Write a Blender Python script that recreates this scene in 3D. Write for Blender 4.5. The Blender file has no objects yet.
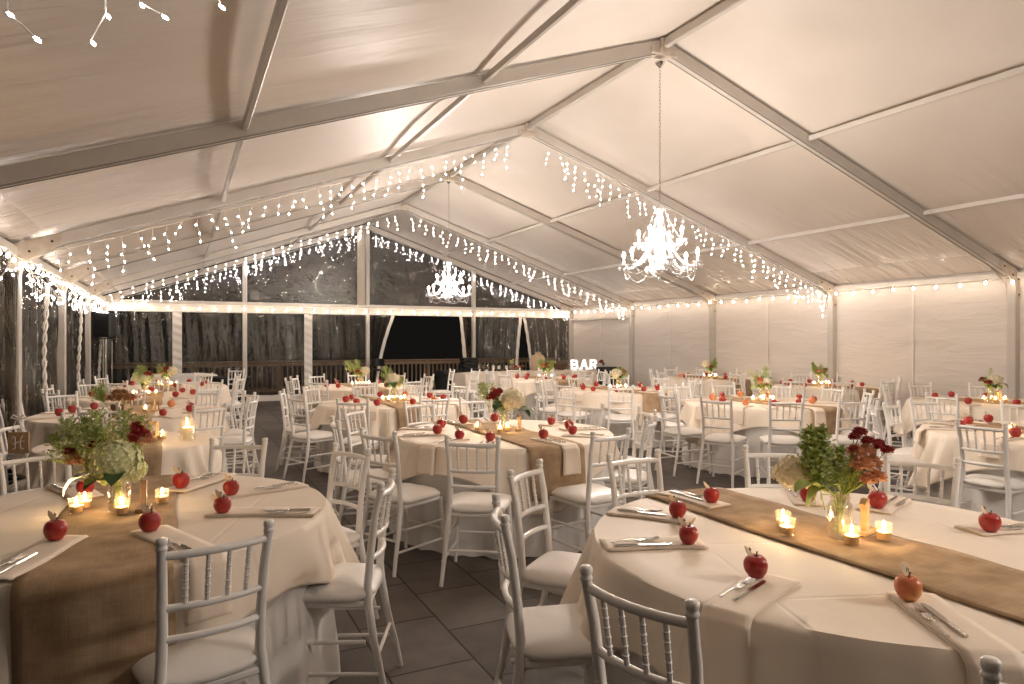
import bpy, math, random
from mathutils import Vector, Matrix, Euler
R = random.Random(7)
PI = math.pi
sc = bpy.context.scene
col = sc.collection
YAW = math.radians(25.9); PITCH = math.radians(-0.145)
CY, SY = math.cos(YAW), math.sin(YAW)
H = 1.52; F = 682.7
def W(r, z, h=0.0):                       # distance right of / ahead of the camera -> world point
    return Vector((r*CY + z*SY, -r*SY + z*CY, h))
def P(px, py, h):                         # photo point lying at height h -> world point
    z = F*(H-h)/(py-340.3)
    return W((px-512)/F*z, z, h)

# ------------------------------------------------------------------ materials
MATS = {}
def mat(name, color=(.8,.8,.8), rough=.5, metal=0., spec=.5, emit=None, estr=0., sheen=0., sss=0.):
    if name in MATS: return MATS[name]
    m = bpy.data.materials.new(name); m.use_nodes = True
    b = m.node_tree.nodes['Principled BSDF']
    b.inputs['Base Color'].default_value = (*color, 1)
    b.inputs['Roughness'].default_value = rough
    b.inputs['Metallic'].default_value = metal
    b.inputs['Specular IOR Level'].default_value = spec
    if sheen: b.inputs['Sheen Weight'].default_value = sheen
    if emit:
        b.inputs['Emission Color'].default_value = (*emit, 1)
        b.inputs['Emission Strength'].default_value = estr
    MATS[name] = m
    return m
def nodes(m): return m.node_tree.nodes, m.node_tree.links, m.node_tree.nodes['Principled BSDF']
def coord(N, L, scale=(1,1,1), rot=(0,0,0), kind='Object'):
    t = N.new('ShaderNodeTexCoord'); mp = N.new('ShaderNodeMapping')
    mp.inputs['Scale'].default_value = scale; mp.inputs['Rotation'].default_value = rot
    L.new(t.outputs[kind], mp.inputs['Vector']); return mp.outputs['Vector']
def noise(N, L, vec, scale, detail=3, rough=.5, dist=0.):
    n = N.new('ShaderNodeTexNoise'); n.inputs['Scale'].default_value = scale
    n.inputs['Detail'].default_value = detail; n.inputs['Roughness'].default_value = rough
    n.inputs['Distortion'].default_value = dist
    L.new(vec, n.inputs['Vector']); return n
def bump(N, L, h, b, strength, dist=.01):
    n = N.new('ShaderNodeBump'); n.inputs['Strength'].default_value = strength; n.inputs['Distance'].default_value = dist
    L.new(h, n.inputs['Height']); L.new(n.outputs['Normal'], b.inputs['Normal']); return n
def ramp(N, L, fac, stops):
    r = N.new('ShaderNodeValToRGB'); e = r.color_ramp.elements
    while len(e) < len(stops): e.new(.5)
    for x, (p, c) in zip(e, stops): x.position = p; x.color = (*c, 1)
    L.new(fac, r.inputs['Fac']); return r.outputs['Color']
def mottled(name, c1, c2, scale, rough=.6, bstr=.2, bd=.004, vscale=(1,1,1), **k):
    if name in MATS: return MATS[name]
    m = mat(name, c1, rough, **k); N, L, b = nodes(m)
    v = coord(N, L, vscale); n = noise(N, L, v, scale)
    L.new(ramp(N, L, n.outputs['Fac'], [(.3, c1), (.7, c2)]), b.inputs['Base Color'])
    if bstr: bump(N, L, n.outputs['Fac'], b, bstr, bd)
    return m

M = {}
M['resin'] = mat('white_resin', (.88,.85,.81), .28)
M['cushion'] = mottled('ivory_vinyl', (.88,.84,.79), (.84,.80,.75), 5, .38, .25, .01)
M['overlay'] = mottled('cream_satin_cloth', (.90,.79,.66), (.87,.76,.63), 3, .62, .5, .012)
def creases(m):
    N, L, b = nodes(m); sx = N.new('ShaderNodeSeparateXYZ'); L.new(coord(N, L, (1,1,1), (0,0,.35)), sx.inputs[0]); hs = []
    for k in (0, 1):
        a = N.new('ShaderNodeMath'); a.operation = 'PINGPONG'; a.inputs[1].default_value = .27; L.new(sx.outputs[k], a.inputs[0])
        c = N.new('ShaderNodeMath'); c.operation = 'DIVIDE'; c.use_clamp = True; c.inputs[1].default_value = .012; L.new(a.outputs[0], c.inputs[0]); hs.append(c.outputs[0])
    ad = N.new('ShaderNodeMath'); ad.operation = 'ADD'; L.new(hs[0], ad.inputs[0]); L.new(hs[1], ad.inputs[1])
    bp = N.new('ShaderNodeBump'); bp.inputs['Strength'].default_value = .45; bp.inputs['Distance'].default_value = .004
    L.new(ad.outputs[0], bp.inputs['Height'])
    old = b.inputs['Normal'].links[0].from_node; L.new(bp.outputs['Normal'], old.inputs['Normal'])
creases(M['overlay'])
M['skirt'] = mottled('white_linen_cloth', (.82,.79,.75), (.79,.76,.72), 4, .7, .3, .01)
M['napkin'] = mottled('cream_napkin_cloth', (.87,.75,.62), (.83,.71,.58), 9, .7, .3, .004)
def burlap():
    m = mat('burlap', (.42,.26,.13), .92, spec=.1); N, L, b = nodes(m)
    v = coord(N, L); w1 = noise(N, L, coord(N, L, (260, 9, 9)), 1, 2); w2 = noise(N, L, coord(N, L, (9, 260, 260)), 1, 2)
    mx = N.new('ShaderNodeMath'); mx.operation = 'ADD'
    L.new(w1.outputs['Fac'], mx.inputs[0]); L.new(w2.outputs['Fac'], mx.inputs[1])
    n = noise(N, L, v, 9, 4)
    a = N.new('ShaderNodeMath'); a.operation = 'MULTIPLY_ADD'; a.inputs[1].default_value = .35
    L.new(mx.outputs[0], a.inputs[0]); L.new(n.outputs['Fac'], a.inputs[2])
    L.new(ramp(N, L, a.outputs[0], [(.55, (.29,.195,.115)), (1.05, (.50,.355,.225))]), b.inputs['Base Color'])
    bump(N, L, mx.outputs[0], b, .25, .001); return m
M['burlap'] = burlap()
def roof_mat():
    m = mat('white_roof_vinyl', (.74,.68,.61), .46, spec=.6); N, L, b = nodes(m)
    v = coord(N, L, (.5, 4.2, .5)); n = noise(N, L, v, 1.0, 3, .5, .6)
    v2 = coord(N, L, (1,1,1)); n2 = noise(N, L, v2, 1.3, 4)
    L.new(ramp(N, L, n2.outputs['Fac'], [(.3, (.66,.595,.53)), (.7, (.70,.635,.57))]), b.inputs['Base Color'])
    sx = N.new('ShaderNodeSeparateXYZ'); L.new(v2, sx.inputs[0])
    def mth(op, a, b_=None, clamp=False):
        q = N.new('ShaderNodeMath'); q.operation = op; q.use_clamp = clamp
        for i_, w_ in enumerate((a, b_)):
            if w_ is None: continue
            if isinstance(w_, (int, float)): q.inputs[i_].default_value = w_
            else: L.new(w_, q.inputs[i_])
        return q.outputs[0]
    dd = mth('ABSOLUTE', mth('SUBTRACT', sx.outputs[0], 4.46))
    k = mth('ADD', mth('POWER', mth('DIVIDE', dd, 6.1, True), 4.0), .03)
    L.new(mth('SUBTRACT', .49, mth('MULTIPLY', mth('POWER', mth('DIVIDE', dd, 6.1, True), 3.0), .26)), b.inputs['Roughness'])
    bump(N, L, mth('MULTIPLY', n.outputs['Fac'], k), b, .9, .16); return m
M['roof'] = roof_mat()
def wallv():
    m = mat('white_wall_vinyl', (.75,.69,.63), .5, spec=.4); N, L, b = nodes(m)
    v = coord(N, L, (1, .7, 3.5)); n = noise(N, L, v, 1.6, 4, .55, .8)
    bump(N, L, n.outputs['Fac'], b, .5, .05); return m
M['wallv'] = wallv()
M['alu'] = mottled('painted_aluminium', (.60,.56,.51), (.55,.51,.46), 3, .38, 0, metal=.15)
M['track'] = mat('keder_track_grey', (.30,.28,.25), .5, metal=.3)  # the track's own dark grey
M['plate'] = mottled('worn_bracket_steel', (.62,.56,.48), (.50,.42,.33), 14, .45, .1, metal=.2)
M['bolt'] = mat('dark_bolt', (.06,.05,.045), .5, metal=.6)
M['webbing'] = mat('white_webbing', (.80,.76,.70), .6)
def clear(name, haze, gl, rough, bs, vs, tint=(.93,.91,.88), fmax=1.):
    m = bpy.data.materials.new(name); m.use_nodes = True; MATS[name] = m
    N, L = m.node_tree.nodes, m.node_tree.links; N.clear()
    o = N.new('ShaderNodeOutputMaterial'); t = N.new('ShaderNodeBsdfTransparent'); t.inputs[0].default_value = (*tint, 1)
    d = N.new('ShaderNodeBsdfDiffuse'); d.inputs[0].default_value = (.75,.68,.60,1)
    g = N.new('ShaderNodeBsdfGlossy'); g.inputs['Roughness'].default_value = rough; g.inputs[0].default_value = (1,.96,.9,1)
    v = coord(N, L, vs); n = noise(N, L, v, 1.0, 4, .6, 1.2)
    bp = N.new('ShaderNodeBump'); bp.inputs['Strength'].default_value = bs; bp.inputs['Distance'].default_value = .08
    L.new(n.outputs['Fac'], bp.inputs['Height'])
    L.new(bp.outputs['Normal'], g.inputs['Normal'])
    fr = N.new('ShaderNodeFresnel'); fr.inputs['IOR'].default_value = 1.45; L.new(bp.outputs['Normal'], fr.inputs['Normal'])
    mn = N.new('ShaderNodeMath'); mn.operation = 'MINIMUM'; mn.inputs[1].default_value = fmax; L.new(fr.outputs[0], mn.inputs[0])
    ma = N.new('ShaderNodeMath'); ma.operation = 'ADD'; ma.use_clamp = True; ma.inputs[1].default_value = gl; L.new(mn.outputs[0], ma.inputs[0])
    m1 = N.new('ShaderNodeMixShader'); m1.inputs[0].default_value = haze;  L.new(t.outputs[0], m1.inputs[1]); L.new(d.outputs[0], m1.inputs[2])
    m2 = N.new('ShaderNodeMixShader'); L.new(ma.outputs[0], m2.inputs[0]); L.new(m1.outputs[0], m2.inputs[1]); L.new(g.outputs[0], m2.inputs[2])
    L.new(m2.outputs[0], o.inputs[0]); return m
M['vinyl'] = clear('clear_wrinkled_vinyl', .018, .03, .07, 1.0, (3.2, 3.2, 1.4), (.66,.63,.59))
M['gvinyl'] = clear('clear_taut_vinyl', .045, .05, .06, .6, (2.2, 1, 2.2))
M['glass'] = clear('clear_glass', .03, .05, .06, .02, (1,1,1), (.98,.98,.97), .16)
M['jar'] = clear('jar_glass', .07, .13, .05, .3, (9,9,3), (.98,.98,.97), .3)
M['crystal'] = mat('cut_crystal', (.92,.92,.94), .08, spec=.9)
M['crystal'].node_tree.nodes['Principled BSDF'].inputs['Transmission Weight'].default_value = .35
M['chrome'] = mat('chrome', (.75,.73,.70), .15, metal=1.)
M['steel'] = mat('flatware_steel', (.62,.60,.57), .2, metal=1.)
M['bulb_ch'] = mat('chandelier_bulb_glow', (1,1,1), .3, emit=(1,.885,.79), estr=1750)
M['bulb_mini'] = mat('fairy_bulb_glow', (1,1,1), .3, emit=(1,.90,.84), estr=65)
M['bulb_globe'] = mat('globe_bulb_glow', (1,1,1), .3, emit=(1,.80,.62), estr=50)
M['flame'] = mat('candle_flame_glow', (1,1,1), .3, emit=(1,.66,.32), estr=300)
M['letter'] = mat('lit_sign_letter', (1,1,1), .4, emit=(1,.95,.88), estr=.75)
M['wire'] = mat('white_wire', (.75,.72,.66), .5)
M['wax'] = mat('amber_wax', (.75,.47,.20), .5)
M['wood'] = mottled('light_wood', (.55,.36,.19), (.42,.26,.13), 6, .6, .2, .002, vscale=(1,1,6))
M['litwood'] = mottled('lit_edge_pale_wood', (.70,.64,.56), (.62,.56,.48), 6, .6, .2, .002)  # pale tone paints in the lit edge of a wooden number
M['darkwood'] = mottled('brown_wood', (.20,.12,.07), (.14,.085,.05), 6, .6, .2, .002, vscale=(1,1,6))
M['deckwood'] = mottled('weathered_deck_wood', (.40,.27,.17), (.30,.20,.13), 3, .75, .2, .003, vscale=(4,4,1))
M['black'] = mat('matte_black_plastic', (.012,.012,.013), .5)
M['blackmetal'] = mat('black_metal', (.02,.02,.02), .4, metal=.5)
M['apple'] = mottled('red_apple_skin', (.30,.012,.018), (.50,.055,.035), 28, .28, 0)
M['apple2'] = mottled('red_and_yellow_apple_skin', (.60,.07,.05), (.80,.42,.14), 9, .28, 0)
M['stem'] = mat('brown_stem', (.12,.07,.03), .7)
M['tag'] = mat('kraft_paper_tag', (.78,.62,.42), .8)
M['ink'] = mat('brown_ink', (.10,.06,.04), .8)
M['green'] = mottled('fern_green', (.30,.38,.08), (.46,.54,.15), 20, .55, 0)
M['lgreen'] = mottled('light_spray_green', (.44,.52,.16), (.60,.66,.28), 20, .6, 0)
M['dgreen'] = mottled('dark_leaf_green', (.03,.085,.02), (.06,.13,.03), 12, .4, 0)
M['hydw'] = mottled('cream_hydrangea', (.92,.83,.66), (.72,.66,.42), 45, .7, 0)
M['hydg'] = mottled('green_hydrangea', (.62,.68,.28), (.90,.90,.58), 45, .7, 0)
M['burg'] = mottled('burgundy_petals', (.30,.018,.02), (.46,.05,.04), 25, .6, 0)
M['orange'] = mottled('rust_orange_petals', (.70,.31,.17), (.86,.54,.34), 25, .6, 0)
M['coral'] = mottled('coral_petals', (.62,.10,.06), (.74,.22,.13), 25, .6, 0)
M['bronze'] = mottled('bronze_mum_petals', (.40,.20,.09), (.52,.30,.16), 25, .6, 0)
M['bottle'] = mat('dark_bottle_glass', (.01,.015,.012), .1)
M['paper'] = mat('bottle_label_paper', (.75,.70,.62), .7)
M['lemon'] = mat('lemon_yellow', (.75,.62,.15), .5)
M['sack'] = mottled('burlap_sack', (.62,.48,.32), (.5,.38,.24), 8, .9, .4, .01)
M['gravel'] = mat('bowl_brown', (.16,.09,.05), .5)
def floor_mat():
    m = mat('slate_pavers', (.1,.09,.08), .62, spec=.35); N, L, b = nodes(m)
    v = coord(N, L, (1,1,1), (0,0,PI/2)); br = N.new('ShaderNodeTexBrick')
    br.inputs['Scale'].default_value = 1.0; br.inputs['Brick Width'].default_value = .56; br.inputs['Row Height'].default_value = .42
    br.inputs['Mortar Size'].default_value = .006; br.inputs['Mortar Smooth'].default_value = .2; br.offset = .37
    br.inputs['Color1'].default_value = (.15,.13,.115,1); br.inputs['Color2'].default_value = (.11,.095,.085,1); br.inputs['Mortar'].default_value = (.022,.019,.017,1)
    L.new(v, br.inputs['Vector'])
    v2 = coord(N, L); n = noise(N, L, v2, 5, 6, .6)
    mx = N.new('ShaderNodeMixRGB'); mx.blend_type = 'MULTIPLY'; mx.inputs[0].default_value = .8
    L.new(br.outputs['Color'], mx.inputs[1]); L.new(ramp(N, L, n.outputs['Fac'], [(.3, (.7,.7,.7)), (.7, (1.15,1.12,1.1))]), mx.inputs[2])
    L.new(mx.outputs[0], b.inputs['Base Color'])
    su = N.new('ShaderNodeMath'); su.operation = 'MULTIPLY_ADD'; su.inputs[1].default_value = -2.; L.new(br.outputs['Fac'], su.inputs[0]); L.new(n.outputs['Fac'], su.inputs[2])
    bump(N, L, su.outputs[0], b, .5, .008); return m
M['floor'] = floor_mat()

# ------------------------------------------------------------------ mesh helpers
class MB:
    def __init__(s): s.v = []; s.f = []
    def add(s, vs, fs, mtx=None):
        n = len(s.v)
        s.v += [tuple(mtx @ Vector(v)) for v in vs] if mtx else [tuple(v) for v in vs]
        s.f += [tuple(i+n for i in f) for f in fs]
        return s
    def box(s, c, d, rz=0., m=None, bev=0.):
        x, y, z = d[0]/2, d[1]/2, d[2]/2
        mt = Matrix.Translation(c) @ Matrix.Rotation(rz, 4, 'Z')
        if m is not None: mt = m @ mt
        if bev:
            b = min(bev, x*.9, y*.9, z*.9); vs = []
            for (X, Y, Z) in ((x-b, y-b, z), (x, y-b, z-b), (x-b, y, z-b)):
                pass
            # chamfer all edges: 24 vertices
            idx = {}; 
            for sx in (-1,1):
                for sy in (-1,1):
                    for sz in (-1,1):
                        for k, p in enumerate(((x, y-b, z-b), (x-b, y, z-b), (x-b, y-b, z))):
                            idx[(sx,sy,sz,k)] = len(vs); vs.append((sx*p[0], sy*p[1], sz*p[2]))
            fs = []
            for q in (-1,1):
                fs.append([idx[(q,a,c2,0)] for a,c2 in ((-1,-1),(1,-1),(1,1),(-1,1))])
                fs.append([idx[(a,q,c2,1)] for a,c2 in ((-1,-1),(1,-1),(1,1),(-1,1))])
                fs.append([idx[(a,c2,q,2)] for a,c2 in ((-1,-1),(1,-1),(1,1),(-1,1))])
            for a in (-1,1):
                for c2 in (-1,1):
                    fs.append([idx[(a,c2,-1,0)], idx[(a,c2,1,0)], idx[(a,c2,1,1)], idx[(a,c2,-1,1)]])
                    fs.append([idx[(a,-1,c2,0)], idx[(a,1,c2,0)], idx[(a,1,c2,2)], idx[(a,-1,c2,2)]])
                    fs.append([idx[(-1,a,c2,1)], idx[(1,a,c2,1)], idx[(1,a,c2,2)], idx[(-1,a,c2,2)]])
                    for e in (-1,1): fs.append([idx[(a,c2,e,k)] for k in range(3)])
            return s.add(vs, fs, mt)
        vs = [(a*x, b*y, c2*z) for a in (-1,1) for b in (-1,1) for c2 in (-1,1)]
        return s.add(vs, [(0,1,3,2),(4,6,7,5),(0,4,5,1),(2,3,7,6),(0,2,6,4),(1,5,7,3)], mt)
    def tube(s, pts, rad, seg=8, cap=True):
        pts = [Vector(p) for p in pts]; n = len(pts)
        if not hasattr(rad, '__len__'): rad = [rad]*n
        t0 = (pts[1]-pts[0]).normalized()
        up = Vector((0,0,1)) if abs(t0.z) < .9 else Vector((1,0,0))
        u = t0.cross(up).normalized(); base = len(s.v)
        for i, p in enumerate(pts):
            t = (pts[min(i+1,n-1)]-pts[max(i-1,0)]).normalized()
            u = (u - t*u.dot(t)).normalized(); w = t.cross(u)
            for k in range(seg):
                a = 2*PI*k/seg; s.v.append(tuple(p + (u*math.cos(a)+w*math.sin(a))*rad[i]))
        for i in range(n-1):
            for k in range(seg):
                a = base+i*seg+k; b = base+i*seg+(k+1)%seg
                s.f.append((a, b, b+seg, a+seg))
        if cap:
            s.f.append(tuple(base+k for k in range(seg))[::-1]); s.f.append(tuple(base+(n-1)*seg+k for k in range(seg)))
        return s
    def lathe(s, prof, seg=16, o=(0,0,0), m=None, cap=True):
        base = len(s.v); o = Vector(o)
        for r, z in prof:
            for k in range(seg):
                a = 2*PI*k/seg; p = Vector((r*math.cos(a), r*math.sin(a), z))+o
                s.v.append(tuple(m @ p) if m else tuple(p))
        for i in range(len(prof)-1):
            for k in range(seg):
                a = base+i*seg+k; b = base+i*seg+(k+1)%seg
                s.f.append((a, b, b+seg, a+seg))
        if cap:
            s.f.append(tuple(base+k for k in range(seg))[::-1]); s.f.append(tuple(base+(len(prof)-1)*seg+k for k in range(seg)))
        return s
    def ball(s, c, r, seg=8, rings=5, sz=1.):
        pr = [(max(.02*r, r*math.sin(PI*i/rings)), -r*sz*math.cos(PI*i/rings)) for i in range(rings+1)]
        return s.lathe(pr, seg, c)
    def octa(s, c, r, h=None):
        h = h or r; x, y, z = c
        return s.add([(x+r,y,z),(x,y+r,z),(x-r,y,z),(x,y-r,z),(x,y,z+h),(x,y,z-h)], [(0,1,4),(1,2,4),(2,3,4),(3,0,4),(1,0,5),(2,1,5),(3,2,5),(0,3,5)])
    def grid(s, fn, nu, nv, closed=False):
        base = len(s.v); 
        for j in range(nv+1):
            for i in range(nu if closed else nu+1):
                s.v.append(tuple(fn(i/nu, j/nv)))
        w = nu if closed else nu+1
        for j in range(nv):
            for i in range(nu):
                a = base+j*w+i; b = base+j*w+(i+1) % w
                s.f.append((a, b, b+w, a+w))
        return s
    def prism(s, poly, y0, y1, m=None):
        n = len(poly); vs = [(x, y0, z) for x, z in poly]+[(x, y1, z) for x, z in poly]
        fs = [tuple(range(n)), tuple(range(n, 2*n))[::-1]]+[(i, i+n, (i+1) % n+n, (i+1) % n) for i in range(n)]
        return s.add(vs, fs, m)
    def mesh(s, name, m, smooth=True):
        me = bpy.data.meshes.new(name); me.from_pydata(s.v, [], s.f); me.materials.append(m)
        me.validate(); me.update()
        if smooth:
            me.polygons.foreach_set('use_smooth', [True]*len(me.polygons))
            try: me.set_sharp_from_angle(angle=math.radians(48))
            except Exception: pass
        return me
    def build(s, name, m, parent=None, smooth=True, loc=None):
        return link(name, s.mesh(name, m, smooth), parent, loc)
def link(name, me, parent=None, loc=None, rz=0.):
    o = bpy.data.objects.new(name, me); col.objects.link(o)
    if parent: o.parent = parent
    if loc is not None: o.location = loc
    if rz: o.rotation_euler.z = rz
    return o
def tag(o, label=None, cat=None, group=None, kind=None):
    if label: o['label'] = label
    if cat: o['category'] = cat
    if group: o['group'] = group
    if kind: o['kind'] = kind
    return o
def empty(name, loc=(0,0,0), rz=0.):
    o = bpy.data.objects.new(name, None); o.empty_display_size = .1; col.objects.link(o)
    o.location = loc; o.rotation_euler.z = rz; return o
KIDS = {}
def clone(root, loc, rz=0., scale=None, tilt=None):
    def rec(o, parent):
        c = o.copy(); col.objects.link(c); c.parent = parent
        ks = KIDS.get(o.name)
        if ks is None: ks = KIDS[o.name] = list(o.children)
        for ch in ks: rec(ch, c)
        return c
    c = rec(root, None); c.location = loc; c.rotation_euler = (tilt or (0,0))[0:2] + (rz,) if tilt else (0,0,rz)
    if scale: c.scale = (scale,)*3
    return c
class Proto:                      # the first call places the original, later calls place copies
    def __init__(s, root): s.root = root; s.used = False
    def place(s, loc, rz=0., label=None, group=None, scale=None):
        if not s.used:
            s.used = True; o = s.root; KIDS[o.name] = list(o.children); o.location = loc; o.rotation_euler = (0,0,rz)
            if scale: o.scale = (scale,)*3
            s.first = o
        else: o = clone(s.root, loc, rz, scale)
        if label: o['label'] = label
        if group: o['group'] = group
        return o
def struct(name, mb, m, smooth=True, parent=None):
    o = mb.build(name, m, parent, smooth)
    if not parent: o['kind'] = 'structure'
    return o

# ------------------------------------------------------------------ tent
XL, XR, XM, HE, HR = -1.56, 10.73, 4.46, 2.45, 4.53
YF = [-3.5, -.45, 2.6, 5.66, 8.69, 11.8, 14.85, 17.97]
YB, YE = -3.5, 17.97
def roof_z(x):
    return HR + (HE-HR)*((x-XM)/(XR-XM) if x > XM else (XM-x)/(XM-XL))
f = MB(); f.box((4.6, 8, -.05), (16, 25, .1)); struct('floor', f, M['floor'], False)
d = MB()
for i in range(26):
    d.box((4.6, 20.55+.142*i, -.06), (22, .135, .05))
struct('floor_deck', d, M['deckwood'], False)
for side, xa, xb in (('ceiling_left', XL-.05, XM), ('ceiling_right', XM, XR+.05)):
    def fn(u, v, xa=xa, xb=xb):
        x = xa+(xb-xa)*u; y = YB+(YE-YB)*v
        k = 0.
        for a, b in zip(YF[:-1], YF[1:]):
            if a <= y <= b: k = math.sin(PI*(y-a)/(b-a))
        return (x, y, roof_z(x)+.10+.05*k*math.sin(PI*u)**.5)
    g = MB().grid(fn, 24, 140); struct(side, g, M['roof'])
def beam(name, a, b, w, h, m, label_kind=True):
    a, b = Vector(a), Vector(b); t = (b-a); n = t.length; t.normalize()
    up = Vector((0,0,1)); s_ = t.cross(up).normalized(); u2 = s_.cross(t)
    mt = Matrix.Translation((a+b)/2) @ Matrix((s_, t, u2)).transposed().to_4x4()
    mb = MB().box((0,0,0), (w, n, h), m=mt, bev=.008)
    return struct(name, mb, m, False)
for k, y in enumerate(YF[1:]):
    last = k == len(YF)-2
    for sx, xe in ((-1, XL), (1, XR)):
        if y < 0 and sx < 0: continue
        a = (xe, y, HE+.01); b = (XM, y, HR+.01)
        rf = beam('roof_rafter', a, b, .09, .125, M['alu'])
        tr = MB()
        A, B = Vector(a), Vector(b)
        for o_ in (-.035, .035):
            tr.tube([A+Vector((0, o_, -.068)), B+Vector((0, o_, -.068))], .007, 5)
        tr.build('keder_track', M['track'], rf)
        br = MB()                          # eave bracket plates
        dx = -sx
        for oy in (-.06, .06):
            br.prism([(xe-dx*.03, HE+.06), (xe+dx*.42, roof_z(xe+dx*.42)+.06), (xe+dx*.42, roof_z(xe+dx*.42)-.06), (xe+dx*.08, HE-.12), (xe+dx*.03, HE-.34), (xe-dx*.05, HE-.34)], y+oy-.006, y+oy+.006)
        bo = br.build('corner_bracket', M['plate'], rf, False)
        bb = MB()
        for (bx, bz) in ((xe, HE-.06), (xe-dx*.01, HE-.28), (xe+dx*.34, roof_z(xe+dx*.34)), (xe+dx*.14, HE+.0)):
            bb.tube([(bx, y-.075, bz), (bx, y+.075, bz)], .014, 6)
        bb.build('bolts', M['bolt'], bo)
        post = MB().box((xe, y, HE/2-.02), (.11, .12, HE-.04), bev=.01)
        po = struct('tent_post', post, M['alu'], False)
        foot = MB().box((xe-dx*-.03, y, .008), (.24, .24, .016), bev=.003); foot.build('foot_plate', M['plate'], po, False)
    if not last:
        rg = MB()
        rg.box((XM, y, HR-.06), (.34, .13, .07), bev=.01); rg.box((XM, y, HR+.0), (.12, .16, .16), bev=.01)
        struct('ridge_bracket', rg, M['plate'], False)
for fr in (1/3, 2/3):
    for sx, xe in ((-1, XL), (1, XR)):
        x = XM+(xe-XM)*fr
        for a, b in zip(YF[1:-1], YF[2:]):
            if b < 0: continue
            beam('roof_purlin', (x, a+.05, roof_z(x)+.02), (x, b-.05, roof_z(x)+.02), .045, .06, M['alu'])
for a, b in zip(YF[1:-1], YF[2:]):
    beam('ridge_purlin', (XM, a+.05, HR+.02), (XM, b-.05, HR+.02), .06, .09, M['alu'])
    for x in (XL, XR):
        beam('eave_beam', (x, a+.06, HE+.0), (x, b-.06, HE+.0), .07, .10, M['alu'])
# right wall: opaque vinyl panels
for i, (a, b) in enumerate(zip(YF[1:-1], YF[2:])):
    def fn(u, v, a=a, b=b):
        y = a+.04+(b-a-.08)*u; z = .0+(HE+.10)*v
        c = abs(u-.5)
        w = .012*math.sin(23*v+8*c+i)*math.exp(-6*c)*(1-v) + .016*math.sin(40*(v+.35*c)+i*2)*math.exp(-9*c)*v + .008*math.sin(60*v+5*u+i)*math.exp(-14*min(u, 1-u))
        return (XR+.05+w, y, z)
    g = MB().grid(fn, 40, 60)
    w = struct('wall_right', g, M['wallv'])
    mid = (a+b)/2
    MB().box((XR+.035, mid, HE/2-.05), (.006, .035, HE-.25)).build('seam', M['webbing'], w, False)
    if i == len(YF)-3:
        beam('trim_1', (XR-.01, a+.06, 2.13), (XR-.01, b-.02, 2.13), .05, .06, M['alu'])
# left wall: clear vinyl
for i, (a, b) in enumerate(zip(YF[2:-1], YF[3:])):
    def fn(u, v, a=a, b=b, i=i):
        y = a+.05+(b-a-.1)*u; z = .02+(HE+.08)*v
        return (XL-.05+.035*math.sin(u*38+2.5*math.sin(3*v+i))+.02*math.sin(u*85+i+4*v), y, z)
    g = MB().grid(fn, 90, 14)
    w = struct('window_%d' % (i+1), g, M['vinyl'])
def twist(name, x, y, z0, z1, seed, label):
    rr = random.Random(seed); mb = MB(); n = 60
    for ph in (0, PI):
        mb.tube([(x+.016*math.cos(ph+i*.75)+.02*math.sin(i*.11+seed), y+.016*math.sin(ph+i*.75)+.03*math.sin(i*.07+seed), z0+(z1-z0)*i/n) for i in range(n+1)], .014, 6)
    return tag(mb.build(name, M['webbing']), label, 'rope')
twist('twisted_strap', XL+.06, 10.15, .0, 2.2, 1, 'twisted white strap hanging down the clear left wall, nearest of three')
twist('twisted_strap', XL+.06, 13.3, .0, 2.2, 2, 'twisted white strap hanging down the clear left wall, middle of three')
twist('twisted_strap', XL+.06, 16.4, .0, 2.2, 3, 'twisted white strap hanging down the clear left wall, beside the speaker')
# gathered vinyl edge beside the first left post
g = MB().grid(lambda u, v: (XL+.02+.04*math.sin(u*14+2*v), 8.3+.28*u*(1-.5*math.sin(PI*v)), .02+2.2*v), 24, 16)
tag(g.build('bunched_wall_edge', M['vinyl']), 'bunched clear vinyl curtain gathered beside the nearest left post', 'curtain')
# gable end
GP = [XL, 1.42, XM, 7.5, XR]
GB = 2.30
wn = 6
for k, (a, b) in enumerate(zip(GP[:-1], GP[1:])):
    # upper triangle pane
    g = MB().grid(lambda u, v, a=a, b=b: (a+(b-a)*u, YE+.02+.02*math.sin(u*5+k)*math.sin(PI*v), GB+(roof_z(a+(b-a)*u)+.05-GB)*v), 16, 12)
    struct('window_%d' % wn, g, M['gvinyl']); wn += 1
for x in GP[1:-1]:
    top = roof_z(x)-.03
    post = MB().box((x, YE-.02, top/2), (.10, .10, top), bev=.01); struct('gable_post', post, M['alu'], False)
st = MB().box((XM-.16, YE+.03, (HR+GB)/2), (.2, .012, HR-GB)); struct('trim_2', st, M['webbing'], False)
st = MB().box(((XL+XR)/2, YE+.01, GB), (XR-XL, .05, .22), bev=.012); struct('trim_3', st, M['webbing'], False)
bm_ = MB().box(((XL+XR)/2, YE-.05, GB+.12), (XR-XL, .06, .07), bev=.01); struct('gable_beam', bm_, M['alu'], False)
def vinyl_panel(x0, x1, seed, amp=.045, top=GB-.1, bottom=.14, squeeze=None):
    rr = random.Random(seed); ph = [rr.uniform(0, 6) for _ in range(6)]
    def fn(u, v):
        x = x0+(x1-x0)*u
        if squeeze: x = squeeze(u, v)
        y = YE+.03+amp*(math.sin(u*22+ph[0]+1.5*math.sin(4*v+ph[1]))*.5+math.sin(u*47+ph[2]+3*v)*.3+math.sin(u*9+6*v+ph[3])*.4)
        return (x, y, bottom+(top-bottom)*v)
    return MB().grid(fn, 80, 24)
strips = [(-.07,), (2.94,)]
for x0, x1 in ((XL+.06, -.17), (.03, 1.36), (1.48, 2.84), (3.04, XM-.06)):
    struct('window_%d' % wn, vinyl_panel(x0, x1, wn), M['vinyl']); wn += 1
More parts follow.
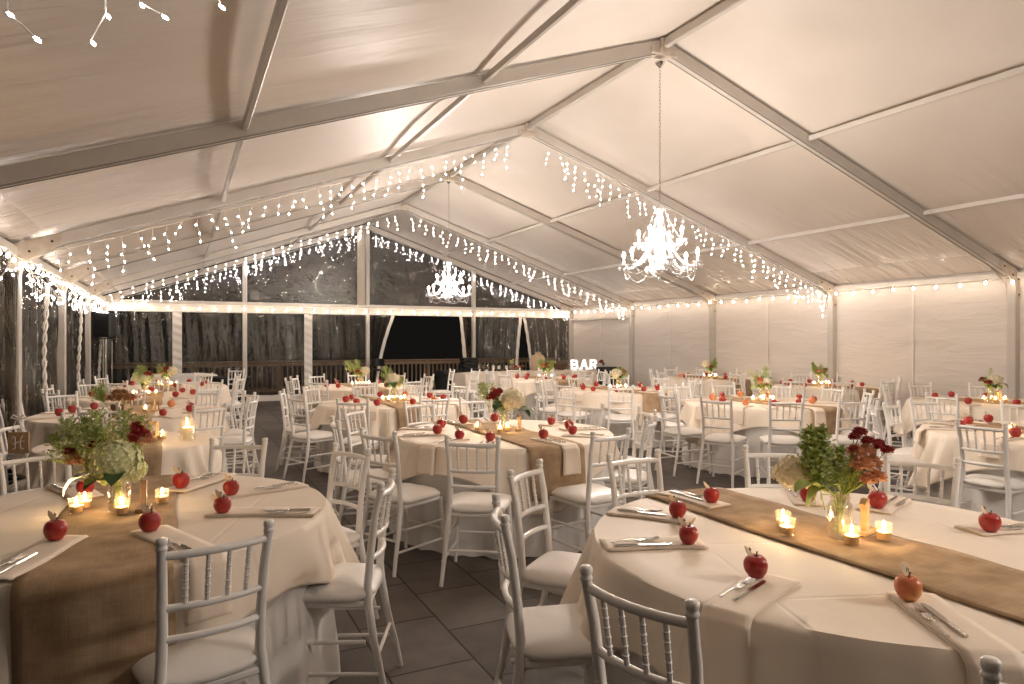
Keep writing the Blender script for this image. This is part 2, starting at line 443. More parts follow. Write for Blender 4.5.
for k, x in enumerate((-.07, 2.94)):
    g = MB().grid(lambda u, v, x=x: (x-.1+.2*u, YE+.02+.012*math.sin(v*70+3*u), .1+(GB-.2)*v), 4, 90)
    struct('trim_%d' % (4+k), g, M['webbing'])
for x0, x1, n_ in ((XL, XM, 6), (7.5, XR, 7)):
    b_ = MB().box(((x0+x1)/2, YE+.02, .075), (x1-x0, .03, .15), bev=.01); struct('baseboard_%s' % ('left' if n_ == 6 else 'right'), b_, M['webbing'], False)
# tied-back door curtains (wide opening in the third bay, slit in the fourth)
def drape(x_post, w_top, w_mid, sgn, label, amp=.05, mt='vinyl'):
    def wid(v):      # v 0 bottom .. 1 top
        t = max(0., v-.0)
        return w_mid+(w_top-w_mid)*(t**1.7)
    def fn(u, v):
        return (x_post+sgn*wid(v)*u, YE+.02+amp*(math.sin(u*26+2*v)*(1-.4*v)+.4*math.sin(u*61)), .15+(GB-.25)*v)
    rt = empty('door_curtain', (0,0,0)); tag(rt, label, 'curtain')
    MB().grid(fn, 60, 20).build('clear_panel', M[mt], rt)
    MB().grid(lambda u, v: (lambda p: (p[0]+sgn*.09*(u-.2), p[1]-.02+.01*math.sin(v*40), p[2]))(fn(1, v)), 3, 40).build('hem', M['webbing'], rt)
drape(XM+.06, .62, .16, 1, 'clear curtain with white hem tied back left of the dark opening')
drape(7.5-.06, .30, .14, -1, 'clear curtain with white hem tied back right of the dark opening')
drape(7.56, 1.42, 1.28, 1, 'clear hanging curtain left of the narrow slit behind the bar', .035)
drape(XR-.06, 1.52, 1.25, -1, 'clear hanging curtain right of the narrow slit behind the bar', .008, 'gvinyl')

# outside: deck railing
def railing():
    rt = empty('deck_railing', (0, 20.1, 0)); tag(rt, 'wooden deck railing outside beyond the clear end wall', 'railing')
    MB().box((4.6, 0, .92), (20, .14, .04)).box((4.6, 0, .84), (20, .05, .09)).build('top_rail', M['deckwood'], rt, False)
    MB().box((4.6, 0, .12), (20, .05, .09)).build('bottom_rail', M['deckwood'], rt, False)
    bal = MB().box((0, 0, .48), (.038, .038, .68)).mesh('baluster', M['deckwood'], False)
    xs = [-1.2+.135*i for i in range(98)]
    for x in xs: link('baluster', bal, rt, (x, 0, 0))
    pm = MB().box((0, 0, .45), (.1, .1, .98)).mesh('railing_post', M['deckwood'], False)
    for x in (-1.9, .3, 2.5, 4.72, 6.9, 9.1, 11.3): link('railing_post', pm, rt, (x, .07, 0))
railing()
d2 = MB().box((4.6, 19.3, -.06), (22, 2.6, .05)); struct('floor_deck_edge', d2, M['deckwood'], False)

# ------------------------------------------------------------------ string lights
def mini_bulb_mesh():
    return MB().lathe([(.0018,-.012),(.0048,-.006),(.0060,.0),(.0045,.007),(.003,.012)], 6).mesh('bulb', M['bulb_mini'])
BM = mini_bulb_mesh()
def strand(name, pts_fn, length, label, step=.17, seed=1, drop=(2,5), wig=.035, limit=100, sc_=1.):
    rr = random.Random(seed); root = empty(name, pts_fn(0)); o0 = Vector(pts_fn(0)); tag(root, label, 'string lights', None)
    wire = MB(); bulbs = []
    n = int(length/step)
    main = [Vector(pts_fn(i/n))-o0+Vector((0,0,rr.uniform(-.008,.008))) for i in range(n+1)]
    wire.tube(main, .0035, 4)
    for i in range(n):
        p = main[i].lerp(main[i+1], .5); k = rr.randint(*drop); pts = [p]
        q = p.copy()
        for j in range(k):
            q = q + Vector((rr.uniform(-wig, wig), rr.uniform(-wig, wig), -rr.uniform(.065, .105)))
            pts.append(q.copy()); bulbs.append((q+Vector((rr.uniform(-.018,.018), rr.uniform(-.018,.018), -.008)), Euler((rr.uniform(-.9,.9), rr.uniform(-.9,.9), 0))))
        wire.tube(pts, .0026, 3)
    wire.build('wire', M['wire'], root)
    cam = Vector((0,0,H))
    bulbs.sort(key=lambda b: (b[0]+o0-cam).length)
    for b, e in bulbs[:limit]:
        o = link('bulb', BM, root, b); o.rotation_euler = e
    if len(bulbs) > limit:
        s_ = MB()
        for b, e in bulbs[limit:]:
            s_.lathe([(.0018,-.012),(.0048,-.006),(.0060,.0),(.0045,.007),(.003,.012)], 6, m=Matrix.Translation(b) @ e.to_matrix().to_4x4())
        tag(s_.build('small_bulbs', M['bulb_mini'], root), None, None, None, 'stuff')
    return root
def raf(y, x0, x1, dz=-.12):
    return lambda t: (x0+(x1-x0)*t, y, roof_z(x0+(x1-x0)*t)+dz)
strand('icicle_lights', raf(8.62, XL+.15, XM-.3), 6.3, 'long icicle light strand crossing the left roof slope well before the gable', seed=3)
strand('icicle_lights', raf(8.62, XM+.25, XR-.2), 6.5, 'icicle light strand hanging from the rafter behind the large chandelier, right slope', seed=4)
strand('icicle_lights', raf(14.78, XL+.3, XM-.1), 6.2, 'icicle light strand on the last rafter before the gable, left slope', seed=5, step=.2, drop=(2,4))
strand('icicle_lights', raf(14.78, XM+.1, XR-.2), 6.6, 'icicle light strand on the last rafter before the gable, right slope', seed=6, step=.2, drop=(2,4))
strand('icicle_lights', raf(17.86, XL+.1, XM-.1, -.10), 6.2, 'icicle light strand along the top left edge of the dark gable', seed=7, step=.2, drop=(2,4))
strand('icicle_lights', raf(17.86, XM+.1, XR-.1, -.10), 6.6, 'icicle light strand along the top right edge of the dark gable', seed=8, step=.2, drop=(2,4))
# the nearest strand, at the top left corner of the view
def near_strand():
    pts = [((8,12),(35,37)), ((106,14),(91,41)), ((140,3),(163,15)), ((220,5),None), ((62,-25),(75,-12)), ((180,-25),(196,-14))]
    y = 2.6; o0 = None
    def at(px, py):
        u = (px-512)/F; z = y/(CY-SY*u); r = u*z; p = W(r, z); return Vector((p.x, y, H+(340.3-py)/F*z))
    root = empty('icicle_lights', (XL+.8, y, roof_z(XL+.8))); o0 = root.location.copy()
    tag(root, 'nearest icicle lights with four short drops in the top left corner', 'string lights')
    w = MB()
    main = [Vector((x, y, roof_z(x)-.1)) for x in (-1.2, -.9, -.6, -.3, 0, .3, .6, 1.0)]
    w.tube([m_-o0 for m_ in main], .0035, 5)
    for a, b in pts:
        pa = at(*a); q = [Vector((pa.x, y, roof_z(pa.x)-.1)), pa]
        if b: q.append(at(*b))
        w.tube([m_-o0 for m_ in q], .0028, 5)
        for k, p in enumerate(q[1:]):
            o = link('bulb', BM, root, p-o0+Vector((.008, 0, -.008))); o.rotation_euler = (R.uniform(-.6,.6), R.choice((-.9,.8,-.5)), 0)
    w.build('wire', M['wire'], root)
near_strand()
GM = MB().ball((0,0,0), .019, 10, 7, 1.15).mesh('bulb', M['bulb_globe'])
SM = MB().lathe([(.012,.02),(.013,.05),(.006,.055)], 8).mesh('socket', M['wire'])
def globes(pf, length, step, label, sag=.03, seed=1, drop=.06):
    rr = random.Random(seed); root = empty('globe_string_lights', pf(0)); o0 = Vector(pf(0)); tag(root, label, 'string lights')
    n = int(length/step); w = MB(); pts = []
    for i in range(n*3+1):
        t = i/(n*3); p = Vector(pf(t))-o0; p.z -= sag*abs(math.sin(PI*t*n/4)); pts.append(p)
    w.tube(pts, .004, 4)
    for i in range(n):
        p = pts[i*3+1]+Vector((0,0,-drop)); w.tube([pts[i*3+1], p+Vector((0,0,.05))], .003, 4)
        b = link('bulb', GM, root, p+Vector((rr.uniform(-.008,.008), rr.uniform(-.008,.008), rr.uniform(-.012,.012))))
        link('socket', SM, b)
    w.build('wire', M['wire'], root); return root
globes(lambda t: (XR-.17, 1.5+16.2*t, HE-.02), 16.2, .36, 'globe string lights along the top of the white right wall', seed=2, drop=.07)
globes(lambda t: (XL+.1, 6.5+11.3*t, HE-.07), 11.3, .30, 'globe string lights along the top of the clear left wall', seed=3)
globes(lambda t: (XL+.2+(XR-XL-.4)*t, YE-.20, GB+.05), 12, .33, 'globe string lights across the white beam of the gable end', seed=4, sag=.03)
def left_cluster():
    def pf(t):
        y = 7.6+9.8*t; return (XL+.12+.03*math.sin(y*6), y, HE-.12-.10*abs(math.sin(y*1.9)))
    strand('icicle_lights', pf, 9.8, 'bunched fairy lights draped along the left eave posts', step=.17, seed=11, drop=(1,2), wig=.05)
left_cluster()
def extra(y, seed, which):
    def pf(t): return (XL+.08, y-1.1+2.2*t, HE-.30-.05*math.sin(t*9))
    strand('fairy_lights', pf, 2.2, 'short row of fairy lights across the %s clear left wall panel' % which, step=.13, seed=seed, drop=(1,1), wig=.01)
extra(10.2, 21, 'nearest'); extra(13.3, 22, 'middle')

# ------------------------------------------------------------------ chandelier
def chandelier():
    root = empty('crystal_chandelier'); tag(root, 'x', 'chandelier', 'crystal chandeliers')
    c = MB().lathe([(.003,.40),(.02,.39),(.05,.37),(.055,.36),(.02,.345),(.022,.30),(.04,.28),(.022,.25),(.018,.18),(.035,.16),(.018,.13),(.02,.05),(.055,.03),(.06,.0),(.03,-.03),(.022,-.08),(.06,-.11),(.10,-.135),(.105,-.15),(.05,-.19),(.03,-.21),(.05,-.24),(.055,-.255),(.02,-.285),(.004,-.30)], 14)
    c.build('column', M['crystal'], root)
    drop = MB().octa((0,0,-.024), .009, .022).octa((0,0,.004), .005, .006).mesh('crystal_drop', M['crystal'], False)
    def arm(a, r, z0, zb, z1):
        ca, sa = math.cos(a), math.sin(a)
        pts = []
        for i in range(15):
            t = i/14; rr = .03+(r-.03)*t
            if t < .3: z = z0+(.055*math.sin(PI*t/.3))
            else: z = z0-(z0-zb)*math.sin(PI*(t-.3)/.95) + (z1-z0)*max(0,(t-.55)/.45)**2
            pts.append((rr*ca, rr*sa, z))
        end = pts[-1]
        am = MB().tube(pts, [.010]*15, 7)
        for i in range(2, 14, 2): am.ball(pts[i], .0145, 7, 4)
        ar = am.build('arm', M['crystal'], root)
        di = MB().lathe([(.008,-.012),(.03,-.004),(.052,.008),(.055,.013),(.045,.011),(.02,.004),(.017,.0)], 12).build('drip_dish', M['crystal'], ar, loc=end)
        MB().lathe([(.013,.0),(.013,.085),(.008,.09)], 8).build('candle_sleeve', M['resin'], ar, loc=end)
        MB().lathe([(.006,0),(.013,.012),(.0135,.022),(.008,.040),(.002,.056)], 8).build('bulb', M['bulb_ch'], ar, loc=(end[0], end[1], end[2]+.09))
        for k in range(6):
            b = 2*PI*k/6+a; link('crystal_drop', drop, di, (.05*math.cos(b), .05*math.sin(b), -.004))
        return Vector(end)
    lower = [arm(2*PI*k/6+.12, .385, -.06, -.22, -.10+.02) for k in range(6)]
    upper = [arm(2*PI*k/4+.5, .235, .06, -.02, .085) for k in range(4)]
    def swag(a, b, sag, n=18):
        m = MB(); a, b = Vector(a), Vector(b)
        for i in range(n+1):
            t = i/n; p = a.lerp(b, t); p.z -= sag*4*t*(1-t); m.octa(p, .0075)
        m.build('bead_swag', M['crystal'], root, False)
    for i in range(6):
        a, b = lower[i], lower[(i+1) % 6]; swag(a, b, .16)
        mid = Vector((.05*math.cos(2*PI*i/6+.12), .05*math.sin(2*PI*i/6+.12), -.10)); swag(a, mid, .13, 16)
    for i in range(4):
        swag(upper[i], upper[(i+1) % 4], .08, 12)
        swag(upper[i], Vector((.0, .0, .36)) + Vector((.05*math.cos(i*PI/2+.5), .05*math.sin(i*PI/2+.5), 0)), .02, 14)
    for k in range(10):
        a = 2*PI*k/10
        link('crystal_drop', drop, root, (.10*math.cos(a), .10*math.sin(a), -.15)).scale = (1.4,)*3
    link('crystal_drop', drop, root, (0, 0, -.30)).scale = (1.8,)*3
    # chain and hook
    ch = MB(); L_ = HR-.10-H-1.03-.42
    n = int(L_/.034)
    for i in range(n):
        z = .40+.017+.034*i
        ring = [(.009*math.cos(t*PI/4), 0, .021*math.sin(t*PI/4)) for t in range(9)]
        rot = Matrix.Rotation(PI/2*(i % 2), 4, 'Z')
        ch.tube([Vector((0,0,z))+(rot @ Vector(p)) for p in ring], .0032, 4, False)
    ch.build('chain', M['chrome'], root)
    zt = .40+.034*n
    MB().lathe([(.05,zt+.06),(.052,zt+.045),(.03,zt+.02),(.012,zt),(.004,zt-.01)], 12).build('ceiling_hook', M['chrome'], root)
    return root
ch = Proto(chandelier())
ch.place((XM-.02, 5.66, H+.98), 0, 'large crystal chandelier, nearer of two, lit and hanging on a long chain')
ch.place((XM-.02, -.45, H+1.0), .2, 'unseen crystal chandelier added behind and right of the viewpoint to light the foreground')  # unseen, added on the same spacing to brighten the foreground
ch.place((XM-.02, 11.8, H+1.05), .3, 'smaller-looking farther crystal chandelier lit before the dark gable end')

# ------------------------------------------------------------------ chair
def chair_proto(full=True):
    root = empty('banquet_chair'); tag(root, 'x', 'chair', 'white spindle-back chairs')
    pp = {}
    def rear(s):
        return MB().tube([(s*.190,-.275,0),(s*.182,-.255,.10),(s*.170,-.215,.27),(s*.160,-.19,.42),(s*.151,-.185,.50),(s*.149,-.195,.62),(s*.154,-.215,.78),(s*.160,-.24,.895)], [.012,.0135,.016,.0175,.0175,.0165,.0155,.0145], 10).lathe([(.0145,0),(.0175,.003),(.0175,.009),(.0148,.013),(.0150,.018),(.0172,.022),(.0172,.033),(.013,.038),(.001,.039)], 10, (s*.160,-.24,.892))
    def front(s):
        return MB().tube([(s*.195,.205,0),(s*.185,.19,.2),(s*.174,.175,.43)], [.011,.0155,.017], 10)
    def rail(z, y, hw, r):
        return MB().tube([(hw*t, y-.028*(1-t*t), z) for t in (-1,-.75,-.5,-.25,0,.25,.5,.75,1)], r, 8)
    def spind(t):
        x = .155*t; yb = -.028*(1-t*t)
        m = MB().tube([(x*.97,-.206+yb,.705),(x*1.02,-.232+yb,.872)], .0075, 7)
        for q in (.2,.35,.5,.65,.8):
            m.ball((x*(.97+.05*q), -.206+yb-.026*q, .705+.167*q), .0098, 7, 4, .6)
        return m
    def cushion():
        def fn(u, v):
            a = 2*PI*u; ca, sa = math.cos(a), math.sin(a); e = .42
            ex = abs(ca)**e*(1 if ca > 0 else -1); ey = abs(sa)**e*(1 if sa > 0 else -1)
            ph = PI*(v-.5); k = max(.0, math.cos(ph)-1e-6)**.45 if 0 < v < 1 else .0
            zz = .460+.036*math.sin(ph)+(.012*(1-k*k) if ph > 0 else 0)
            wob = 1+.015*math.sin(3*a+1)+.012*math.sin(7*a)
            w = .208-.012*(1-ey)/2
            return (w*ex*k*wob, .205*ey*k*wob-.002, zz+ (.006*math.sin(5*a) if abs(v-.5) < .25 else 0))
        return MB().grid(fn, 40, 12, True)
    def sframe():
        return MB().box((0,.172,.425),(.34,.022,.026),bev=.006).box((0,-.186,.425),(.31,.022,.026),bev=.006).box((-.165,0,.425),(.022,.35,.026),bev=.006).box((.165,0,.425),(.022,.35,.026),bev=.006)
    st = [MB().tube([(s*.186,.19,z),(s*(.190 if z < .2 else .18),-.24+.06*(z > .2),z)], .0085, 7) for s in (-1,1) for z in (.145,.275)]
    st += [MB().tube([(-.186,.192,.21),(.186,.192,.21)], .0085, 7), MB().tube([(-.18,-.228,.21),(.18,-.228,.21)], .0085, 7)]
    braces = [MB().tube([(s*.175,.183,.36),(s*.175,.10,.405)], .006, 6) for s in (-1,1)]
    if full:
        cushion().build('seat_cushion', M['cushion'], root)
        sframe().build('seat_frame', M['resin'], root, False)
        for s in (-1,1): rear(s).build('rear_leg', M['resin'], root); front(s).build('front_leg', M['resin'], root)
        rail(.872,-.232,.158,.0135).build('top_rail', M['resin'], root)
        rail(.705,-.206,.150,.012).build('middle_rail', M['resin'], root)
        rail(.605,-.193,.149,.012).build('lower_rail', M['resin'], root)
        for t in (-.6,-.2,.2,.6): spind(t).build('spindle', M['resin'], root)
        for s_ in st: s_.build('stretcher', M['resin'], root)
    else:
        fr = sframe()
        for s in (-1,1):
            for q in (rear(s), front(s)): fr.add(q.v, q.f)
        for q in [rail(.872,-.232,.158,.0135), rail(.705,-.206,.150,.012), rail(.605,-.193,.149,.012)]+[spind(t) for t in (-.6,-.2,.2,.6)]+st: fr.add(q.v, q.f)
        cushion().build('seat_cushion', M['cushion'], root)
        fr.build('chair_frame', M['resin'], root)
    return root
CH1 = Proto(chair_proto(True)); CH2 = Proto(chair_proto(False))

# ------------------------------------------------------------------ place setting objects
def apple_proto(m, tagkind):
    prof = []
    n = 14
    for i in range(n+1):
        a = PI*i/n; r = .040*(math.sin(a)**.70)*(.90+.10*(1-math.cos(a))/1.4 if a < PI*.6 else 1.0)
        z = .037-.038*math.cos(a)*(1. if a > PI/2 else .97)
        prof.append((max(r,.001), z))
    prof[0] = (.002,.008); prof[1] = (.014,.001); prof[2] = (.0245,.004); prof[-1] = (.001,.058); prof[-2] = (.011,.069)
    b = MB().grid(lambda u, v: (lambda p: (p[0]*math.cos(2*PI*u)*(1+.025*math.cos(5*2*PI*u)), p[0]*math.sin(2*PI*u)*(1+.025*math.cos(5*2*PI*u)), p[1]))(prof[round(v*n)]), 20, n, True)
    root = b.build('apple', m)
    MB().tube([(0,0,.058),(.002,0,.072),(.007,.002,.084)], [.0022,.002,.0025], 6).build('stem', M['stem'], root)
    lf = MB()
    if tagkind == 'leaf':
        pts = [(-.004,0),(-.020,.010),(-.030,.026),(-.031,.044),(-.018,.036),(-.004,.022),(.006,.006)]
    else:
        pts = [(.014+.021*math.cos(2*PI*i/14), .024+.021*math.sin(2*PI*i/14)) for i in range(14)]
    mt = Matrix.Translation((-.008,.006,.064)) @ Matrix.Rotation(.4, 4, 'Z') @ Matrix.Rotation(-.25, 4, 'X')
    lf.prism(pts, -.0012, .0012, mt)
    t_ = lf.build('name_tag', M['tag'], root, False)
    ink = MB()
    for (x, z, w, h) in ((-.014,.026,.002,.010),(-.009,.024,.002,.009),(-.012,.025,.008,.0018)) if tagkind == 'leaf' else ((.009,.026,.002,.014),(.017,.024,.002,.014),(.013,.027,.014,.002)):
        ink.box((x, 0, z), (w, .0034, h), m=mt @ Matrix.Rotation(.25, 4, 'Y'))
    ink.build('handwriting', M['ink'], t_, False)
    tag(root, 'x', 'apple', 'name-tag apples'); return root
AP1 = Proto(apple_proto(M['apple'], 'leaf')); AP2 = Proto(apple_proto(M['apple2'], 'round')); AP3 = Proto(apple_proto(M['apple'].copy(), 'leaf'))
def fork_proto():
    m = MB(); n = 20
    def prof(u, v):      # u across, v along (handle 0 .. head 1)
        y = .185*v
        w = .0055-.003*math.sin(PI*min(1, v/.62)) if v < .62 else .0025+.0095*min(1, (v-.62)/.14)
        if v > .72: w = .012
        z = .003+.006*math.sin(PI*v)**2+(.008*max(0, v-.8)**1*4 if v > .8 else 0)
        return (w*(2*u-1), y*.76 if v > 1 else y*.74, z)
    m.grid(prof, 4, 24)
    for t in (-1,-.33,.33,1):
        m.tube([(.0102*t,.134,.008),(.0102*t,.160,.006),(.0098*t,.186,.013)], [.0019,.0018,.0009], 5)
    ob = m.build('fork', M['steel']); mod = ob.modifiers.new('thick', 'SOLIDIFY'); mod.thickness = .0018; mod.offset = 0
    return tag(ob, 'x', 'fork', 'forks on the round tables')
def knife_proto():
    m = MB()
    m.prism([(-.006,0),(.006,0),(.007,.05),(.0055,.095),(.009,.11),(.0095,.19),(.004,.213),(-.006,.215),(-.008,.11),(-.0055,.095),(-.007,.05)], -.0016, .0016, Matrix(((1,0,0,0),(0,0,1,0),(0,1,0,.0045),(0,0,0,1))))
    m.tube([(0,.0,.005),(0,.05,.0055),(0,.09,.005)], [.005,.0062,.0045], 7)
    ob = m.build('knife', M['steel'], None, True)
    return tag(ob, 'x', 'knife', 'knives on the round tables')
FK = Proto(fork_proto()); KN = Proto(knife_proto())

TOP = .757
def napkin(name, Rt, hang, label, loc, rz, inner, w=.072, wave=0.):
    # folded strip lying radially (local +X points outwards from the table centre)
    pts = []; s0 = inner
    prof = [(inner, 0)]
    k = 6
    for i in range(1, k+1): prof.append((inner+(Rt-.02-inner)*i/k, 0))
    if hang > 0:
        prof += [(Rt+.012, -.003), (Rt+.034, -.02), (Rt+.042, -.05)]
        for i in range(1, 5): prof.append((Rt+.042+.02*i/4*hang/.2, -.05-(hang-.05)*i/4))
    root = None; rr = random.Random(hash((round(loc.x,2), round(rz,2))) & 0xffff)
    for lay in range(3):
        m = MB(); dz = .0028*lay+.002; dw = w*(1-.03*lay); off = rr.uniform(-.004,.004)
        def fn(u, v):
            i = v*(len(prof)-1); a = int(min(i, len(prof)-2)); t = i-a
            x = prof[a][0]*(1-t)+prof[a+1][0]*t; z = prof[a][1]*(1-t)+prof[a+1][1]*t
            out = 1. if z < -.01 else 0.
            return (x+(dz if out else 0)+lay*.003*(v-.5), (2*u-1)*dw*(1+.10*out*min(1,-z/.2))+off+.008*math.sin(v*5+rz), z+(dz if not out else 0)+.002*math.sin(u*PI))
        m.grid(fn, 6, 3*(len(prof)-1))
        ob = m.build('folded_napkin' if lay == 0 else 'fold_layer', M['napkin'], root, True)
        md = ob.modifiers.new('thick', 'SOLIDIFY'); md.thickness = .002; md.offset = 1
        if lay == 0: root = ob
    root.location = loc; root.rotation_euler.z = rz
    return tag(root, label, 'napkin', 'cream napkins on the round tables')

# ------------------------------------------------------------------ glassware, candles, numbers
def votive():
    root = MB().lathe([(.024,.0),(.027,.003),(.031,.068),(.0295,.068),(.0255,.008),(.001,.007)], 16).build('votive_candle', M['glass'])
    tag(root, 'x', 'candle', 'votive candles on the round tables')
    MB().lathe([(.001,.008),(.024,.008),(.026,.036),(.02,.037),(.001,.036)], 14).build('wax', M['wax'], root)
    MB().lathe([(.001,.040),(.0048,.047),(.0055,.053),(.003,.064),(.0004,.074)], 8).build('flame', M['flame'], root)
    return root
VT = Proto(votive())
def jar(m=None):
    root = MB().lathe([(.036,.0),(.043,.006),(.045,.02),(.045,.115),(.041,.132),(.033,.143),(.033,.150),(.036,.152),(.036,.157),(.033,.159),(.033,.170),(.0305,.170),(.030,.145),(.038,.130),(.042,.113),(.042,.02),(.034,.008),(.001,.007)], 22).build('mason_jar_vase', M['jar'])
    tag(root, 'x', 'vase', 'mason jar vases')
    MB().lathe([(.001,.009),(.040,.012),(.0405,.09),(.001,.09)], 16).build('water', M['glass'], root)
    return root
JR = Proto(jar())
def number_one(m, label, loc, rz, kind='1'):
    root = empty('table_number', loc, rz); tag(root, label, 'table number')
    MB().box((0,0,.009), (.11,.055,.018), bev=.003).build('base', m, root, False)
    d = MB()
    if kind == '1':
        d.prism([(-.014,.018),(.016,.018),(.016,.135),(-.004,.135),(-.026,.118),(-.026,.102),(-.014,.107)], -.012, .012)
    else:
        d.prism([(-.032,.018),(-.014,.018),(-.014,.108),(.014,.108),(.014,.018),(.032,.018),(.032,.13),(-.032,.13)], -.012, .012)
    d.build('numeral', m, root, False); return root

# ------------------------------------------------------------------ flowers
def petal_ball(n, r, pl, pw, seed, m, name, flat=1., cup=.4):
    rr = random.Random(seed); mb = MB()
    for i in range(n):
        z = 1-2*(i+.5)/n; 
        if z < -.6: continue
        a = i*2.39996; q = math.sqrt(1-z*z)
        d = Vector((q*math.cos(a), q*math.sin(a), z)); d = (d+Vector((rr.uniform(-.12,.12),)*3)).normalized()
        t = d.cross(Vector((rr.uniform(-1,1), rr.uniform(-1,1), rr.uniform(-1,1)))).normalized(); b = d.cross(t)
        p0 = d*r*.35; p1 = d*r*.75+b*cup*pl*.1; p2 = d*(r+pl*rr.uniform(-.15,.15))+b*pl*cup
        w = pw*rr.uniform(.8,1.2)
        vs = [p0-t*w*.3, p0+t*w*.3, p1+t*w, p2+t*w*.4, p2-t*w*.4, p1-t*w]
        for v in vs: v.z *= flat
        mb.add(vs, [(0,1,2,5),(5,2,3,4)])
    mb.ball((0,0,0), r*.5, 8, 5, flat)
    return mb.mesh(name, m, False)
def hydrangea(n, r, seed, m):
    rr = random.Random(seed); mb = MB()
    for i in range(n):
        z = 1-2*(i+.5)/n
        if z < -.75: continue
        a = i*2.39996; q = math.sqrt(1-z*z); d = Vector((q*math.cos(a), q*math.sin(a), z*.85))
        k = r*(rr.uniform(.88,1.06)+.10*math.sin(3*a)*math.cos(4*z)); c = d*k; dn = d.normalized()
        t = dn.cross(Vector((rr.uniform(-1,1), rr.uniform(-1,1), .3))).normalized(); b = dn.cross(t); s = r*.20
        for j in range(4):
            an = j*PI/2; e = t*math.cos(an)+b*math.sin(an); f2 = t*math.cos(an+PI/2)+b*math.sin(an+PI/2)
            mb.add([c, c+e*s*.6+f2*s*.5+dn*s*.15, c+e*s*1.15+dn*s*.28, c+e*s*.6-f2*s*.5+dn*s*.15], [(0,1,2,3)])
    mb.ball((0,0,0), r*.62, 10, 7, .8)
    return mb.mesh('hydrangea_head', m, False)
def spray(seed, m, h=.2, nb=16, nl=18, spread=.5, fine=.007):
    rr = random.Random(seed); mb = MB()
    mb.tube([(0,0,-.06),(0,0,h*.5),(.005,0,h)], [.002,.0016,.001], 4)
    for i in range(nb):
        t = (i+.5)/nb; z = h*(.12+.88*t); a = i*2.4+rr.uniform(-.3,.3); l = h*spread*(1-t*.75)*rr.uniform(.7,1.1)
        d = Vector((math.cos(a), math.sin(a), .9)).normalized()
        pts = [Vector((0,0,z))+d*l*q+Vector((0,0,-.12*l*q*q)) for q in (0,.5,1)]
        mb.tube(pts, .0009, 3, False)
        for j in range(nl):
            q = (j+.7)/nl; p = pts[0].lerp(pts[2], q)
            e = Vector((rr.uniform(-1,1), rr.uniform(-1,1), rr.uniform(-.2,1))).normalized(); s = fine*rr.uniform(.8,1.4)
            t2 = e.cross(d).normalized()*s*.42
            mb.add([p, p+e*s+t2, p+e*s*2.1, p+e*s-t2], [(0,1,2,3)])
    return mb.mesh('foliage_spray', m, False)
def leafm(l, w, m, curl=.5, name='leaf'):
    def fn(u, v):
        ww = w*math.sin(PI*min(1, v*.93+.03))**.8*(1-.25*v); x = (2*u-1)
        return (x*ww, l*v*math.cos(curl*v), -l*curl*.55*v*v+.25*abs(x)*ww+.004*math.sin(v*14)*abs(x))
    return MB().grid(fn, 6, 10).mesh(name, m)
FL = {
 'hydw': hydrangea(150,.062,1,M['hydw']), 'hydg': hydrangea(150,.062,2,M['hydg']),
 'mumo': petal_ball(170,.034,.012,.0042,3,M['orange'],'chrysanthemum',.75), 'mumr': petal_ball(170,.034,.012,.0042,4,M['burg'],'chrysanthemum',.75),
 'dah': petal_ball(90,.036,.010,.008,5,M['burg'],'dahlia',.8), 'cor': petal_ball(90,.034,.009,.007,6,M['coral'],'coral_flower',.8),
 'brz': petal_ball(170,.036,.008,.004,7,M['bronze'],'chrysanthemum',.7),
 'fern': spray(8,M['green'],.20,30,26,.42,.008), 'gold': spray(9,M['lgreen'],.19,18,20,.55,.006), 'airy': spray(10,M['lgreen'],.22,26,24,.75,.008), 'afern': spray(12,M['green'],.2,24,24,.7,.008),
 'leaf': leafm(.13,.036,M['dgreen'],.9), 'gleaf': leafm(.14,.038,M['green'],.9),
}
NM = {'hydw':'hydrangea_head','hydg':'hydrangea_head','mumo':'chrysanthemum','mumr':'chrysanthemum','dah':'dahlia','cor':'coral_flower','brz':'chrysanthemum','fern':'foliage_spray','gold':'foliage_spray','airy':'foliage_spray','afern':'foliage_spray','leaf':'leaf','gleaf':'leaf'}
def bouquet(loc, comps, label, stem_base=.02, neck=.165, rz=-YAW):
    # component: kind, right, away, up (metres from the jar's foot), scale, lean right (rad), lean away (rad), yaw
    root = empty('flower_bouquet', loc, rz); tag(root, label, 'flowers', 'centrepiece bouquets')
    st = MB()
    for c in comps:
        k, x, y, z, s = c[:5]; lr = c[5] if len(c) > 5 else 0.; la = c[6] if len(c) > 6 else 0.; yw = c[7] if len(c) > 7 else 0.
        o = link(NM[k], FL[k], root, (x, y, z)); o.scale = (s,)*3
        o.rotation_euler = Euler((-la, lr, yw), 'XYZ')
        st.tube([(R.uniform(-.02,.02)-x*.1, R.uniform(-.02,.02), stem_base), (x*.15, y*.15, neck), (x*.65, y*.65, neck+(z-neck)*.6), (x, y, z)], .0022, 5)
    st.build('stems', M['green'], root)
    return root
